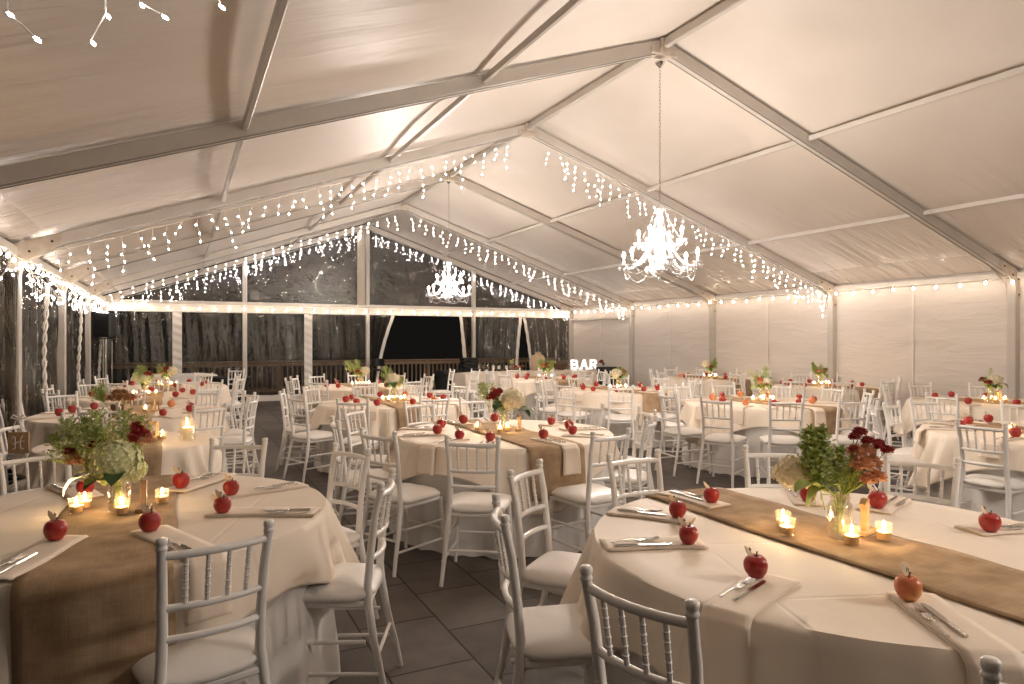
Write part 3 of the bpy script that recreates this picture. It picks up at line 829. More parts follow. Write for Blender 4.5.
B_T1 = [('fern',-.10,0,.19,1.1,-.1),('fern',-.06,.03,.20,1.05,-.02),('fern',-.08,-.02,.17,1.0,-.22),('fern',-.02,.0,.16,.9,.1),('fern',.03,.02,.15,.8,.2),('gold',-.10,.02,.22,.9,-.1),('gold',-.05,.0,.24,.8,.05),('hydw',-.15,.06,.235,1.15),
        ('gleaf',-.02,-.04,.21,1.35,0,0,1.5),('gleaf',-.09,-.05,.19,1.2,0,-.7,1.95),('mumo',.07,-.03,.285,1.35),('mumo',.125,.01,.285,1.25),('mumo',.06,.0,.33,1.1),('mumo',.135,-.01,.235,1.1),('mumo',.095,-.03,.23,1.0),('mumo',.10,.0,.335,1.0),
        ('mumr',.085,.02,.40,.85),('mumr',.055,.0,.385,.7),('mumr',.105,.0,.37,.75),('mumr',.15,0,.35,.7),('mumr',.18,.0,.335,.75),('mumr',.16,.02,.36,.6),('mumr',.04,-.02,.345,.5),('leaf',.02,.02,.20,.8,0,0,-.6)]
B_T2 = [('airy',-.17,.02,.20,.95,-.35),('airy',-.10,.03,.21,1.0,-.1),('afern',-.19,.0,.18,.9,-.6),('airy',-.02,.04,.22,.95,.1),('afern',-.13,.05,.20,1.0,-.25),('airy',.03,.05,.22,.85,.2),('afern',-.07,-.01,.18,.9,-.1),('airy',-.14,-.02,.18,.9,-.3),
        ('hydg',.03,-.08,.235,1.55),('hydg',.075,-.05,.195,1.0),('mumr',.10,-.02,.335,1.45),('mumo',.13,-.03,.32,1.1),('mumr',.06,.03,.37,.9),('mumr',-.20,-.03,.27,.8),('mumo',-.17,-.04,.23,1.0),('mumr',-.10,-.02,.30,.7),('mumo',-.185,-.03,.25,.8),
        ('leaf',-.04,-.07,.18,1.6,0,-.1,1.9),('leaf',.05,-.10,.17,1.3,0,-.6,3.5),('leaf',.0,-.09,.15,1.0,0,-.5,2.7),('gleaf',-.02,-.08,.13,1.0,0,-.9,3.0)]
B_T3 = [('gold',-.14,.02,.21,1.0,-.35),('gold',-.11,0,.20,1.0,-.25),('gold',-.08,.03,.22,.9,-.1),('airy',-.12,.0,.22,.8,-.3),('dah',-.07,-.03,.31,1.35),('dah',-.11,-.03,.28,1.1),('dah',-.04,0,.33,1.0),('cor',-.09,.02,.34,.8),
        ('hydw',.08,-.04,.26,1.6),('leaf',.14,-.05,.20,1.6,0,0,-1.7),('leaf',.12,-.06,.17,1.2,0,-.3,-2.2),('leaf',-.03,-.03,.20,1.2,0,-.5,2.8),('leaf',-.06,-.03,.24,1.0,0,-.3,3.3),('fern',-.05,0,.15,.8,-.1),('fern',-.02,0,.12,.7,.1)]
def mixed(seed, kinds):
    rr = random.Random(seed); c = []
    for i, k in enumerate(kinds):
        a = rr.uniform(0, 6.28); x = -.10+.20*(i+.5)/len(kinds); y = rr.uniform(-.05,.03)
        if k in ('gold','fern','airy','afern'): c += [(k, x*.5, y, .18, rr.uniform(.9,1.1), x*4, rr.uniform(-.2,.2)), (k, x*.8, y-.02, .16, rr.uniform(.8,1.0), x*5, rr.uniform(-.2,.2))]
        elif k in ('leaf','gleaf'): c.append((k, x*.6, y, .20, 1.2, 0, 0, rr.choice((1.7,-1.7,2.6,3.4))))
        else: c.append((k, x, y-.02, .25+rr.uniform(-.03,.05), (1.25 if k[:3] == 'hyd' else 1.35)*rr.uniform(.9,1.1)))
    return c

# ------------------------------------------------------------------ tables
ORD = ['nearest','first','second','third','fourth','fifth','sixth','seventh','eighth','ninth','tenth','eleventh']
def ripple(a, seed):
    return (math.sin(11*a+seed)+.6*math.sin(17*a+seed*2.3)+.5*math.sin(7*a+seed*1.7))/2.1
def angdist(a, b): return abs((a-b+PI) % (2*PI)-PI)
def table(c, Rt, name, seats, comps, blabel, num=None, candles=4, chair='full', setting='full', ovr=.2, hseed=1, rb_=None, apr=.60, cl=None, runner_hang=.36, vase=True, no_seat=(), hangs=None, extra_apples=()):
    """c: table centre (right, ahead of camera); seats: list of (angle seen from camera axes in degrees, distance of the chair back)"""
    C0 = W(*c); rr = random.Random(hseed*13+5)
    # floor-length white cloth
    sk = MB(); Rs = Rt-.012
    def skf(u, v):
        a = 2*PI*u
        if v < .12: q = v/.12; return (Rs*q*math.cos(a), Rs*q*math.sin(a), TOP-.014)
        t = (v-.12)/.88; rp = (math.sin(19*a+hseed)+.7*math.sin(31*a+hseed*3)+.4*math.sin(12*a))/2.1
        r = Rs+.004+.045*t+.034*rp*min(1, t*1.2)**1.3
        return (r*math.cos(a), r*math.sin(a), (TOP-.02)*(1-t)+.006*t+.004*math.sin(40*a)*t)
    sk.grid(skf, 180, 16, True)
    o = sk.build('floor_length_tablecloth', M['skirt'], loc=(C0.x, C0.y, 0))
    tag(o, 'white floor-length cloth covering the %s' % name, 'tablecloth', 'white floor-length tablecloths')
    # cream square overlay
    rot = rr.uniform(0, PI/2) if hseed not in (1,2) else {1: math.radians(8), 2: math.radians(40)}[hseed]
    half = Rt+ovr
    def smax(a):
        b = a-rot; m_ = max(abs(math.cos(b)), abs(math.sin(b))); return min(half/m_, Rt+ovr+.27)-Rt
    def ovf(u, v):
        a = 2*PI*u
        if v < .3:
            q = v/.3; r = q*(Rt-.012); return (r*math.cos(a), r*math.sin(a), TOP)
        t = (v-.3)/.7; hang = smax(a); s = t*hang
        b = (a-rot) % (PI/2); corner = math.exp(-((b-PI/4)/.28)**2)
        mask = min(1, min(angdist(a, PI/2), angdist(a, -PI/2))/.45)**2
        e = min(1, s/.03); rp = ripple(a, hseed)
        r = Rt-.012+.014*math.sin(e*PI/2)+s*.05 + ((rp+.75)*.048*(s/.3)+corner*.05*(s/.3)*math.sin(30*(b-PI/4)+1.2))*mask + .016*(s/.3)
        z = TOP-.012*(1-math.cos(e*PI/2))-max(0, s-.015)*.97
        return (r*math.cos(a), r*math.sin(a), z)
    o = MB().grid(ovf, 220, 26, True).build('square_table_overlay', M['overlay'], loc=(C0.x, C0.y, 0))
    md = o.modifiers.new('thick', 'SOLIDIFY'); md.thickness = .0025; md.offset = 1
    tag(o, 'cream square overlay cloth draped on the %s' % name, 'tablecloth', 'cream overlay tablecloths')
    # burlap runner, along the tent
    hw = .225
    def rnf(u, v):
        x = -hw+2*hw*u + .006*math.sin(v*17+hseed); ye = math.sqrt(max(.01, Rt*Rt-x*x)); L_ = 2*ye+2*runner_hang
        s = -L_/2+L_*v; sg = 1 if s > 0 else -1; q = abs(s)
        if q < ye-.02: y = q; z = TOP+.006+.002*math.sin(v*40+u*5)
        elif q < ye+.02: t = (q-ye+.02)/.04; y = ye-.02+.036*math.sin(t*PI/2)+.012*t; z = TOP+.006-.03*(1-math.cos(t*PI/2))
        else: y = ye+.028+.10*(q-ye-.02)+.004*math.sin(u*12+q*10); z = TOP-.024-(q-ye-.02)*.98
        return (x, sg*y, z)
    o = MB().grid(rnf, 12, 110).build('burlap_runner', M['burlap'], loc=(C0.x, C0.y, 0))
    md = o.modifiers.new('thick', 'SOLIDIFY'); md.thickness = .003; md.offset = 1
    tag(o, 'brown burlap runner laid across the %s' % name, 'table runner', 'burlap runners')
    # seats
    cands = sorted(seats, key=lambda s: angdist(math.radians(s[0]), math.atan2(-c[1], -c[0])))
    near = cands[0][0]
    order = sorted(seats, key=lambda s: (near-s[0]) % 360)     # clockwise seen from above
    for i, s in enumerate(order):
        a = math.radians(s[0]); rb = s[1]; flags = s[2] if len(s) > 2 else ''
        dirw = W(math.cos(a), math.sin(a)); wa = math.atan2(dirw.y, dirw.x)
        where = ('nearest seat, '+name) if i == 0 else ('%s clockwise from nearest seat, %s' % (ORD[i], name))
        if 'x' not in flags:
            tw = s[3] if len(s) > 3 else rr.uniform(-.08, .08)
            pos = C0+dirw*(rb-.22)
            (CH1 if chair == 'full' else CH2).place((pos.x, pos.y, 0), wa+PI/2+tw, 'white spindle-back chair, '+where, 'white spindle-back chairs')
        if 'n' in flags: continue
        # apple, napkin, flatware
        ar = apr+rr.uniform(-.03,.03); jit = rr.uniform(-.06,.06)
        ap = C0+W(math.cos(a+jit)*ar, math.sin(a+jit)*ar)
        onr = abs((ap-C0).x) < .26
        kind = AP2 if (s[0] == 262 and hseed == 1) or rr.random() < .14 else AP1
        if chair != 'full' and rr.random() < .5: kind = AP3
        lab = ('yellow-red round-tagged apple, ' if kind is AP2 else 'red leaf-tagged apple, ')+where
        zt = TOP+.011
        if setting != 'apple_only':
            hang = (hangs or {}).get(s[0], rr.choice((0, 0, .12, .17)))
            napkin('folded_napkin', Rt, hang, 'cream folded napkin, '+where, Vector((C0.x, C0.y, TOP+(.008 if onr else .002))), wa+rr.uniform(-.05,.05), ar-.06 )
        kind.place((ap.x, ap.y, zt+(.006 if onr else 0)), rr.uniform(-.45,.35)-YAW, lab, 'name-tag apples', rr.uniform(.92,1.08))
        if setting == 'full':
            side = dirw.cross(Vector((0,0,1)))
            for pr, off, rot_ in ((FK, .024, 0), (KN, -.020, 0)):
                st_ = C0+dirw*(Rt-.05)+side*off
                pr.place((st_.x, st_.y, TOP+.0115+(.006 if onr else 0)), wa+PI/2+rr.uniform(-.07,.07), ('steel fork on a napkin, ' if pr is FK else 'steel knife on a napkin, ')+where, 'forks on the round tables' if pr is FK else 'knives on the round tables')
    # centrepiece
    zc = TOP+.0105
    if vase: JR.place((C0.x, C0.y, zc), rr.uniform(0,6), 'glass jar vase holding flowers on the %s' % name, 'mason jar vases')
    if comps and hseed > 3: comps = comps+[('fern',0,0,.13,.9,.0),('fern',-.04,-.02,.14,.8,-.35),('afern',.05,0,.14,.75,.35),('gleaf',.02,-.04,.19,1.0,0,-.4,3.2),('dah' if hseed % 2 else 'mumo',-.05,-.05,.24,1.1),('mumr' if hseed % 2 else 'brz',.03,-.05,.22,1.0)]
    if comps: bouquet((C0.x, C0.y, zc), comps, blabel)
    cl = cl or [(-.13,-.05),(-.04,-.13),(.10,-.09),(.12,.06),(-.12,.08)][:candles]
    words = ['leftmost','second from left','third from left','fourth from left','rightmost']
    cl = sorted(cl, key=lambda p: p[0])
    for i, (x, y) in enumerate(cl):
        p = C0+W(x, y); wd = words[i] if i < len(cl)-1 else 'rightmost'
        VT.place((p.x, p.y, zc), rr.uniform(0,6), 'lit votive candle in clear glass, %s on the %s' % (wd, name), 'votive candles on the round tables')
    return C0
def ring(n, phase, rb=1.15, skip=()):
    return [((phase+360*i/n) % 360, rb+R.uniform(-.05,.1)) for i in range(n) if i not in skip]

T1 = table((1.25,2.6), .935, 'front right table',
  [(225,1.31),(186,1.28),(151,1.33),(121,1.17),(79,1.22),(47,1.26),(262,1.36),(10,1.2,'x')], B_T1, 'mixed bouquet of fern, cream hydrangea and rust mums, front right table',
  cl=[(-.19,.03),(-.165,.13),(.0,-.09),(.145,-.04)], hseed=1, apr=.62, ovr=.24, hangs={262:.22,225:.2,10:0,186:0,151:0,121:0,79:0,47:0})
T2 = table((-1.72,2.99), .88, 'front left table',
  [(314,1.15),(0,1.15),(45,1.15),(86,1.12),(140,1.1),(275,1.2,'x')], B_T2, 'large airy bouquet with green hydrangea and red mums, front left table',
  cl=[(-.17,-.03),(-.19,.06),(.04,-.05),(.11,.15)], hseed=2, apr=.47, ovr=.22, hangs={314:.2,0:0,45:0,86:0,140:0,275:0})
T3 = table((-.067,5.68), .90, 'centre table',
  [(263,1.45),(235,1.40),(301,1.36),(201,1.35),(166,1.35),(130,1.3),(102,1.42),(45,1.12),(338,1.2),(12,1.25)], B_T3, 'bouquet of burgundy dahlias and cream hydrangea on the centre table',
  cl=[(-.22,-.03),(-.03,-.14),(.03,-.04)], hseed=3, apr=.58, hangs={263:0,235:.2,301:.2})
T4 = table((-2.86,5.1), .60, 'small left-row table', [(188,.80,'n'),(140,.95,'n')], None, '', cl=[(.22,.05)], hseed=4, vase=False, ovr=.18)
T5 = table((-4.0,7.15), .90, 'third left-row table', [(287,1.08),(325,1.45),(2,1.25),(37,1.2),(75,1.15),(150,1.35),(185,1.15),(220,1.1)], None, '', cl=[(.16,.0),(-.05,-.2)], hseed=5, vase=False, setting='napkin')
T6 = table((-5.0,9.3), .90, 'fourth left-row table', ring(8, 20), mixed(6, ['hydg','airy','gold','afern','hydg','dah','dah','leaf']), 'bouquet with green hydrangea and burgundy dahlia, fourth left-row table', hseed=6, chair='far', setting='napkin')
T7 = table((-5.70,11.3), .90, 'last left-row table', ring(8, 40), mixed(7, ['gold','cor','gold','dah','dah','gleaf','leaf','hydw']), 'tall bouquet of burgundy dahlia and leaves, last left-row table', hseed=7, chair='far', setting='apple_only')
T8 = table((-1.46,8.45), .90, 'table behind centre table', [(264,1.5),(300,1.25),(335,1.2),(10,1.2),(50,1.15),(85,1.15),(120,1.15),(160,1.2),(195,1.3),(230,1.35)],
  [('airy',-.08,.02,.22,.9,-.2),('gold',-.05,.03,.22,.9,.0),('hydw',-.01,-.03,.27,1.35),('leaf',.05,-.03,.24,1.2,0,-.2,2.9),('leaf',-.02,-.05,.23,1.2,0,-.3,3.4),('leaf',.0,-.04,.22,1.3,0,-.3,2.5),('mumo',.08,.02,.30,.6)], 'large cream hydrangea with dark leaves on the table behind the centre table', hseed=8, setting='napkin')
T9 = table((-2.50,11.3), .90, 'third centre-row table', ring(10, 250), [('airy',-.14,.02,.2,1.0,-.5),('airy',-.06,.02,.22,.9,-.1),('gold',-.1,0,.2,.9,-.3),('hydw',.07,-.02,.25,1.2),('mumr',.09,.02,.31,.6)], 'leafy bouquet with one cream hydrangea on the third centre-row table', hseed=9, chair='far', setting='apple_only')
T10 = table((.67,13.5), .90, 'table before the bar', ring(10, 15), mixed(10, ['fern','cor','gold','leaf','dah','gleaf','fern']), 'green bouquet with coral flowers on the table before the bar', hseed=10, chair='far', setting='apple_only')
T11 = table((1.64,10.5), .90, 'table under BAR letters', [(262,1.45),(225,1.3),(295,1.3),(330,1.2),(5,1.15),(45,1.15),(80,1.15),(118,1.15),(150,1.2),(190,1.25)],
  [('gold',-.01,.02,.22,.8,.0),('gold',.03,.02,.22,.7,.2),('hydw',-.04,-.04,.24,1.3),('brz',.09,0,.27,1.1),('brz',.07,.03,.3,.8),('leaf',.02,-.04,.2,1.1,0,-.4,3)], 'bouquet of cream hydrangea and tan mums under the BAR letters', hseed=11, chair='far', setting='napkin')
T12 = table((3.08,8.40), .92, 'large right-centre table', [(233,1.55),(259,1.43),(205,1.41),(288,1.42),(318,1.25),(350,1.2),(22,1.15),(60,1.15),(95,1.15),(130,1.15),(168,1.2)],
  [('airy',.03,.0,.24,.8,.1),('gold',-.06,.02,.22,.9,-.5),('gold',-.03,.02,.22,.8,-.2),('cor',-.04,-.03,.27,1.1),('cor',-.07,0,.29,.8),('hydw',.05,-.02,.24,.9),('hydw',.08,.0,.2,.7),('leaf',.03,-.03,.2,1,0,-.3,3.5),('gleaf',-.06,-.02,.2,1,0,0,1.8)], 'bouquet with coral dahlia and small cream hydrangeas, large table right of centre', hseed=12, setting='napkin', hangs={288:.2, 259:.0, 233:.18})
T13 = table((4.0,13.8), .90, 'farthest white-wall table', ring(9, 200), mixed(13, ['hydw','leaf','cor','cor','gleaf','leaf','fern']), 'dark green and coral bouquet on the farthest white-wall table', hseed=13, chair='far', setting='apple_only')
T14 = table((5.15,11.4), .90, 'middle white-wall table', ring(10, 190), mixed(14, ['fern','cor','dah','gold','leaf','brz','gleaf']), 'loose bouquet with coral and tan flowers on the middle white-wall table', hseed=14, chair='far', setting='apple_only')
T15 = table((5.90,8.40), .90, 'nearest white-wall table', [(216,1.35),(255,1.3),(140,1.15),(100,1.15),(60,1.15),(290,1.25)],
  [('mumr',-.11,0,.28,.95),('brz',-.14,-.02,.26,.9),('dah',-.08,-.03,.24,.8),('hydw',.02,-.03,.26,1.25),('gold',.0,.03,.25,.8,.1),('mumr',.10,0,.29,.8),('mumo',.13,0,.28,.7),('leaf',.05,-.04,.22,1.2,0,-.2,-2.5),('leaf',-.04,-.04,.2,1.2,0,-.4,3),('fern',0,0,.16,.7)], 'bouquet with cream hydrangea between rust mums, nearest white-wall table', hseed=15, setting='napkin')
T16 = table((4.40,5.60), .90, 'right-edge table', [(212,1.10),(160,1.25),(98,1.35),(62,1.25),(128,1.2)],
  [('mumo',-.11,0,.30,1.0),('mumr',-.13,-.02,.26,.9),('dah',-.10,0,.24,.8),('leaf',-.08,-.04,.24,1.2,0,-.3,2.4),('hydw',.04,0,.27,1.2),('fern',.02,0,.2,1.0),('leaf',-.06,-.03,.2,1.2,0,-.5,2.9)], 'dark bouquet with rust mums cut by the right frame edge', hseed=16, cl=[(-.32,-.02),(-.1,-.1)])

zc = TOP+.0105
p = T1+W(.125,.06); number_one(M['wood'], 'light wooden numeral 1 beside the vase on the front right table', (p.x, p.y, zc), -YAW+.75)
p = T2+W(.09,.03); number_one(M['darkwood'], 'brown wooden table number behind candles on the front left table', (p.x, p.y, zc), -YAW-1.2)
p = T3+W(.13,.02); number_one(M['wood'], 'small wooden table number right of the centre table vase', (p.x, p.y, zc), -YAW+1.3)
p = T4+W(.12,.12); number_one(M['wood'], 'arch-shaped wooden table number on the small left-row table', (p.x, p.y, zc), -YAW+.2, 'n')
p = T5+W(.06,-.33); number_one(M['litwood'], 'wooden table number with its lit edge painted pale, before the boxed mums', (p.x, p.y, zc), -YAW)
p = T5+W(.22,.12); number_one(M['wood'], 'small wooden block number beside the boxed mums', (p.x, p.y, zc), -YAW+.9, 'n')
p = T12+W(.07,.02); number_one(M['wood'], 'wooden table number beside coral bouquet, large table right of centre', (p.x, p.y, zc), -YAW+.2, 'n')
p = T15+W(.09,.0); number_one(M['wood'], 'wooden table number beside the vase, nearest white-wall table', (p.x, p.y, zc), -YAW+.2, 'n')
# wooden box of bronze mums on the third left table
p = T5+W(-.0,-.18)
bx = empty('planter_box', (p.x, p.y, zc), -YAW); tag(bx, 'dark wooden box planter on the third left-row table', 'planter')
MB().box((0,-.055,.05),(.13,.012,.10)).box((0,.055,.05),(.13,.012,.10)).box((-.06,0,.05),(.012,.10,.10)).box((.06,0,.05),(.012,.10,.10)).box((0,0,.006),(.13,.12,.012)).build('box_sides', M['darkwood'], bx, False)
bouquet((p.x, p.y, zc), [('brz',-.06,-.03,.16,2.0),('brz',.06,-.03,.165,2.0),('brz',0,-.05,.17,2.0),('brz',.0,.03,.21,1.8),('brz',.09,.02,.17,1.6),('brz',-.03,.0,.215,1.7),('afern',-.17,0,.11,.9,-.6),('afern',-.15,.0,.13,.9,-.3),('fern',-.14,-.02,.10,.9,-.5),('airy',-.19,-.02,.12,.7,-.5),('cor',.12,-.01,.15,.8)], 'tan mums with a green sprig in a wooden box, third left-row table', .02, .09)
# big glass jar with candle on the small table
p = P(187, 441, TOP)
j = MB().lathe([(.05,.0),(.058,.008),(.06,.03),(.06,.12),(.055,.14),(.043,.155),(.043,.163),(.047,.166),(.047,.172),(.043,.175),(.043,.19),(.040,.19),(.040,.155),(.052,.138),(.057,.12),(.057,.03),(.048,.01),(.001,.008)], 24).build('glass_candle_jar', M['glass'], loc=(p.x, p.y, zc-.006))
tag(j, 'large glass jar with a lit pillar candle on the small left-row table', 'candle jar')
MB().lathe([(.001,.01),(.033,.01),(.033,.10),(.001,.102)], 16).build('pillar_candle', M['hydw'], j)
MB().lathe([(.001,.105),(.0055,.113),(.0065,.12),(.0035,.135),(.0004,.147)], 8).build('flame', M['flame'], j)
# monogram sign on a chair back at the small table
a = math.radians(188); dw = W(math.cos(a), math.sin(a)); p = W(-3.47,4.80)
sg = empty('chair_sign', (p.x, p.y, .80), -YAW+.15); tag(sg, 'brown wooden sign with white monogram tied to the far left chair', 'sign')
MB().box((0,0,.0),(.135,.012,.15),bev=.002).build('board', M['wood'], sg, False)
mm = MB()
def curve(pts, r=.0035): mm.tube([(x, -.009, z) for x, z in pts], r, 5)
curve([(-.035,.03),(-.03,.045),(-.018,.04),(-.016,.0),(-.02,-.04),(-.035,-.045)]); curve([(.03,.05),(.018,.03),(.014,-.01),(.02,-.045),(.035,-.04)]); curve([(-.035,-.01),(-.01,.0),(.015,.01),(.04,.012)])
mm.build('monogram', M['resin'], sg)
MB().tube([(-.05,0,.075),(-.01,.0,.17),(.05,0,.075)], .004, 5).build('ribbon', M['webbing'], sg)
rb = MB()
for s in (-1,1): rb.tube([(0,0,.17),(s*.035,0,.195),(s*.05,0,.175),(s*.02,0,.168),(0,0,.17)], .006, 5)
rb.tube([(0,0,.17),(.02,-.005,.10)], .005, 5); rb.build('bow', M['webbing'], sg)

# extra chairs standing away from the tables
def loose(r, z, face, label, full=False):
    p = W(r, z); d_ = W(math.cos(math.radians(face)), math.sin(math.radians(face)))
    (CH1 if full else CH2).place((p.x, p.y, 0), math.atan2(d_.y, d_.x)-PI/2, label, 'white spindle-back chairs')
loose(-1.45, 13.9, 200, 'white spindle-back chair standing alone before the dark opening, left of a pair')
loose(-.95, 14.0, 215, 'white spindle-back chair standing alone before the dark opening, right of a pair')
loose(-5.75, 14.0, 270, 'white spindle-back chair in front of the dark tub by the end wall')

# ------------------------------------------------------------------ bar and end-wall furniture
def rect_table(a, b, depth, name, label, hh=.76, droop=.0, seed=1):
    a, b = Vector(a), Vector(b); t = (b-a); L_ = t.length; rz = math.atan2(t.y, t.x)
    mb = MB(); per = []
    hx, hy = L_/2, depth/2; n = 200
    def pt(s):
        tot = 2*(L_+depth); d_ = (s % 1)*tot
        if d_ < L_: return (-hx+d_, -hy, 0, -1)
        d_ -= L_
        if d_ < depth: return (hx, -hy+d_, 1, 0)
        d_ -= depth
        if d_ < L_: return (hx-d_, hy, 0, 1)
        d_ -= L_; return (-hx, hy-d_, -1, 0)
    def fn(u, v):
        x, y, nx, ny = pt(u)
        if v < .15: q = v/.15; return (x*q, y*q, hh)
        t_ = (v-.15)/.85; w = .03*t_*(math.sin(u*150+seed)+.5*math.sin(u*61+seed))+.02*t_
        return (x+nx*w, y+ny*w, hh*(1-t_)+.006)
    mb.grid(fn, n, 10, True)
    o = mb.build(name, M['overlay'] if seed == 1 else M['skirt'], loc=((a.x+b.x)/2, (a.y+b.y)/2, 0)); o.rotation_euler.z = rz
    return tag(o, label, 'bar table' if seed == 1 else 'table')
BA = W(-1.36, 17.0); BBx = 10.0
BB = Vector((BBx, BA.y-.15, 0)); BA = Vector((BA.x, BA.y-.15, 0))
rect_table(BA, BB, .75, 'bar_table', 'long bar table under a cream cloth at the far end', .73)
BY = BA.y
rect_table((-.95, 17.0, 0), (.75, 17.0, 0), .75, 'dessert_table', 'rectangular white-clothed table at the back left end wall', .77, seed=2)
BZ = .738
def onbar(px, dy=0.):
    u = (px-512)/F; y = BY+dy; z = y/(CY-SY*u); return Vector((z*(SY+CY*u), y, BZ))
# lit letters
def letter(ch, px, label):
    p = onbar(px, .05); root = empty('lit_letter', p, -YAW*.6); tag(root, label, 'sign letter', 'BAR sign letters')
    s = .255; strokes = {
     'B': [(-.3,0,.18,1),(-.05,.91,.55,.18),(-.05,.5,.55,.16),(-.05,.09,.55,.18),(.27,.72,.18,.32),(.3,.28,.18,.36)],
     'R': [(-.3,.5,.18,1),(-.05,.91,.55,.18),(-.05,.48,.5,.16),(.27,.72,.18,.34),(-.3,.06,.34,.12)],
     'A': [(0,.36,.5,.15),(-.36,.06,.36,.12),(.36,.06,.36,.12)]}
    strokes['B'][0] = (-.3,.5,.18,1)
    m = MB()
    for (x, z, w, h) in strokes[ch]: m.box((x*s, 0, z*s), (w*s, .06, h*s))
    if ch == 'A':
        m.prism([(-.42*s,0),(-.24*s,0),(.05*s,s),(-.12*s,s)], -.03, .03); m.prism([(.42*s,0),(.24*s,0),(-.05*s,s),(.12*s,s)], -.03, .03)
    if ch == 'R': m.prism([(-.08*s,.46*s),(.16*s,.46*s),(.46*s,0),(.20*s,0)], -.03, .03)
    m.build('letter_face', M['letter'], root, False)
    rim = MB()
    for (x, z, w, h) in strokes[ch]: rim.box((x*s, .035, z*s), (w*s+.012, .02, h*s+.012))
    rim.build('letter_back', M['resin'], root, False)
letter('B', 574.5, 'lit white marquee letter B on the bar'); letter('A', 584, 'lit white marquee letter A on the bar'); letter('R', 593.5, 'lit white marquee letter R on the bar')
def bottle(px, dy, label, hh=.30):
    p = onbar(px, dy); k = hh/.30
    o = MB().lathe([(.001,0),(.036,.002),(.038,.01),(.038,.17*k),(.03,.20*k),(.014,.225*k),(.0135,.29*k),(.016,.292*k),(.016,.30*k),(.001,.30*k)], 14).build('wine_bottle', M['bottle'], loc=p)
    tag(o, label, 'bottle', 'bottles on the bar'); MB().lathe([(.0388,.05*k),(.0388,.14*k)], 14, cap=False).build('paper_label', M['paper'], o)
bottle(493.5, .0, 'dark wine bottle on the bar, leftmost of three'); bottle(499, .0, 'dark wine bottle on the bar, middle of three'); bottle(506.5, .03, 'dark wine bottle on the bar, right of three beside the lemons')
for px, lb in ((479, 'left'), (483.5, 'middle'), (488, 'right')):
    p = onbar(px, .05)
    o = MB().lathe([(.028,0),(.028,.004),(.005,.01),(.004,.07),(.02,.085),(.033,.12),(.028,.17),(.0265,.17),(.031,.12),(.018,.088),(.001,.08)], 12).build('wine_glass', M['glass'], loc=p)
    tag(o, 'clear stemmed glass at the left end of the bar, %s of three' % lb, 'glass', 'glasses on the bar')
p = onbar(511.5, .02)
o = MB().lathe([(.06,0),(.065,.01),(.07,.24),(.067,.24),(.06,.012),(.001,.01)], 16).build('lemon_jar', M['glass'], loc=p); tag(o, 'glass cylinder topped with yellow lemons on the bar', 'jar')
for i in range(7):
    a = i*2.4
    l = MB().ball((.035*math.cos(a), .035*math.sin(a), .20+.016*(i % 3)+.05*(i > 4)), .03, 8, 6, .8).build('lemon', M['lemon'], loc=p)
    tag(l, 'yellow lemon in the glass cylinder on the bar', 'lemon', 'lemons on the bar')
p = onbar(538, .08)
o = MB().grid(lambda u, v: (lambda r, z: (r*math.cos(2*PI*u)*(1+.05*math.sin(10*PI*u)), r*math.sin(2*PI*u)*(1+.05*math.sin(10*PI*u)), z))(*[(.02,0),(.13,.005),(.17,.08),(.19,.2),(.185,.3),(.15,.38),(.08,.42),(.06,.44),(.10,.47),(.09,.475),(.01,.44)][round(v*10)]), 30, 10, True).build('tied_sack', M['sack'], loc=p)
tag(o, 'beige burlap-covered bulging sack standing on the bar', 'sack'); MB().lathe([(.066,.43),(.072,.44),(.066,.45)], 14).build('tie', M['webbing'], o)
p = onbar(561, .0)
o = MB().lathe([(.08,0),(.10,.01),(.24,.17),(.23,.17),(.09,.02),(.001,.015)], 20).build('wide_bowl', M['gravel'], loc=p); tag(o, 'wide brown flared bowl on the bar left of the letters', 'bowl')
for px, cs, lb in ((518, ['cor','mumo','dah','leaf','brz'], 'rust flower arrangement lying on the bar beside the lemons'), (549, ['cor','leaf','dah'], 'small red flowers on the bar beside the sack'), (605, ['brz','dah','leaf','mumr'], 'dark flowers standing on the bar right of the letter R')):
    p = onbar(px, -.1); rt = empty('flower_arrangement', p, -YAW); tag(rt, lb, 'flowers')
    for i, k in enumerate(cs*2):
        o = link(NM[k], FL[k], rt, (-.14+.28*(i+.5)/len(cs)/2*(1 if px != 605 else .3), R.uniform(-.04,.04), .05+R.uniform(0,.07)+(.1 if px == 605 else 0))); o.scale = (1.3,)*3; o.rotation_euler.z = R.uniform(0,6)
def tub(name, px, y, r, hh, label, cat, z0=0., m='black'):
    u = (px-512)/F; z = y/(CY-SY*u)
    o = MB().lathe([(r*.75,0),(r*.8,.01),(r,hh*.93),(r*1.06,hh*.94),(r*1.06,hh),(r*.97,hh),(r*.75,.04),(.001,.03)], 20).build(name, M[m], loc=(z*(SY+CY*u), y, z0))
    MB().lathe([(r*1.01,hh*.80),(r*1.03,hh*.82),(r*1.01,hh*.84)], 20, cap=False).build('rim_band', M['blackmetal'], o)
    return tag(o, label, cat)
tub('trash_bin', 609, 14.0, .30, .86, 'black round bin at the right end of the bar', 'bin')
tub('round_tub', 228, 16.2, .45, .72, 'large dark round tub by the end wall, back left', 'tub')
def black_stack(px, y, n, label, z0):
    u = (px-512)/F; z = y/(CY-SY*u); rt = empty('stacked_crates', (z*(SY+CY*u), y, z0)); tag(rt, label, 'crate')
    for i in range(n):
        MB().box((0,0,.05+.105*i),(.42,.36,.09),bev=.01).build('crate_layer', M['black'], rt, False)
black_stack(469, 17.5, 10, 'stack of black crates beside the right door curtain', 0)
tub('black_cooler', 447, 17.3, .36, .70, 'black drum-shaped cooler in the dark opening', 'cooler')
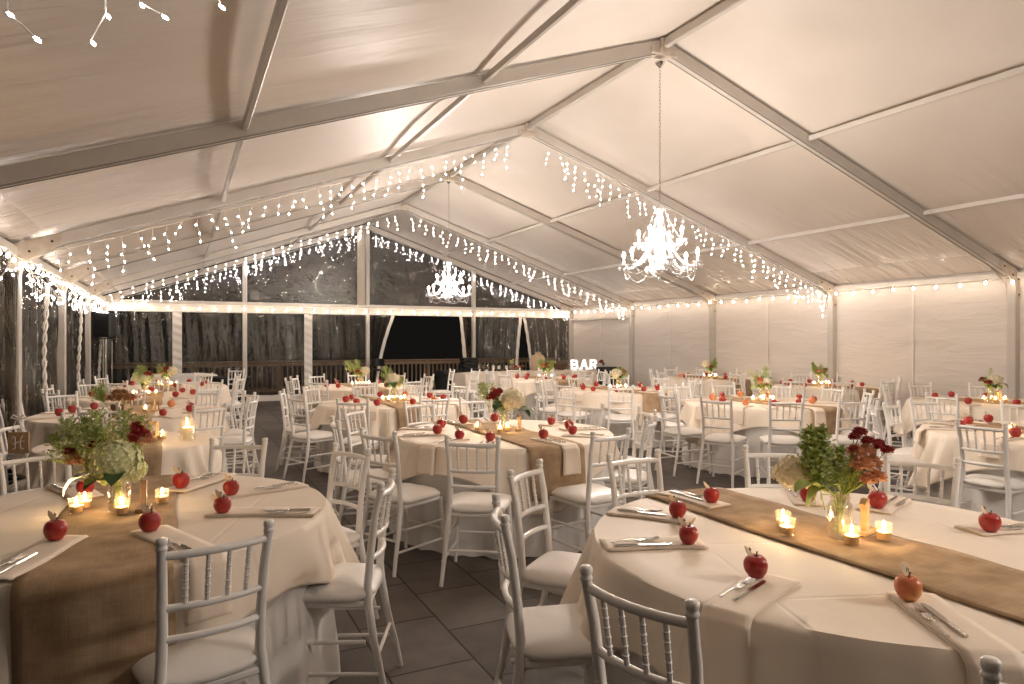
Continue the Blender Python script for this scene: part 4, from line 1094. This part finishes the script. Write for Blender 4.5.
def stool(px, y):
    u = (px-512)/F; z = y/(CY-SY*u); rt = empty('black_stool', (z*(SY+CY*u), y, 0)); tag(rt, 'tall black stool behind the tables left of the dark opening', 'stool')
    MB().lathe([(.001,.74),(.16,.74),(.18,.755),(.17,.785),(.001,.79)], 16).build('seat', M['black'], rt)
    for i in range(4):
        a = PI/4+i*PI/2; MB().tube([(.12*math.cos(a),.12*math.sin(a),.745),(.2*math.cos(a),.2*math.sin(a),0)], .014, 6).build('leg', M['blackmetal'], rt)
    MB().tube([(.165*math.cos(i*PI/8),.165*math.sin(i*PI/8),.3) for i in range(17)], .008, 5).build('foot_ring', M['blackmetal'], rt)
    MB().grid(lambda u, v: (.17*math.cos(u*PI),.17*math.sin(u*PI)-.0,.85+.2*v), 12, 3).build('backrest', M['black'], rt)
stool(378, 17.2)
# speaker on stand at the left end
u = (105-512)/F; ys = 16.2; z = ys/(CY-SY*u); sp = Vector((z*(SY+CY*u), ys, 0))
rt = empty('loudspeaker', (sp.x, sp.y, 1.58), -YAW*.7); tag(rt, 'black loudspeaker raised on a stand at the far left corner', 'speaker')
MB().box((0,0,.25),(.32,.30,.50),bev=.02).build('cabinet', M['black'], rt, False)
MB().box((0,-.155,.25),(.27,.012,.44),bev=.004).build('grille', M['blackmetal'], rt, False)
rt = empty('speaker_stand', sp); tag(rt, 'silver pole stand holding the black speaker, far left corner', 'speaker stand')
MB().tube([(0,0,.55),(0,0,1.57)], .02, 10).build('pole', M['chrome'], rt); MB().tube([(.12,0,.55),(.12,0,1.5)], .014, 8).build('side_pole', M['chrome'], rt)
MB().box((.06,0,1.555),(.30,.2,.02),bev=.004).build('top_plate', M['blackmetal'], rt, False)
MB().box((.06,0,.275),(.46,.44,.55),bev=.015).build('bass_cabinet', M['black'], rt, False)

# ------------------------------------------------------------------ light of the night sky, camera
w = bpy.data.worlds.new('night'); sc.world = w; w.use_nodes = True
w.node_tree.nodes['Background'].inputs[0].default_value = (.010,.009,.008,1); w.node_tree.nodes['Background'].inputs[1].default_value = .5
cam = bpy.data.cameras.new('camera'); co = bpy.data.objects.new('camera', cam); col.objects.link(co)
cam.lens = 24; cam.sensor_width = 36; cam.clip_start = .05; cam.clip_end = 200
co.location = (0,0,H); co.rotation_euler = (PI/2+PITCH, 0, -YAW); sc.camera = co
sc.view_settings.view_transform = 'Standard'; sc.view_settings.look = 'None'; sc.view_settings.gamma = 1; sc.view_settings.use_curve_mapping = False
sc.view_settings.exposure = 0.5
print('objects', len(bpy.data.objects))
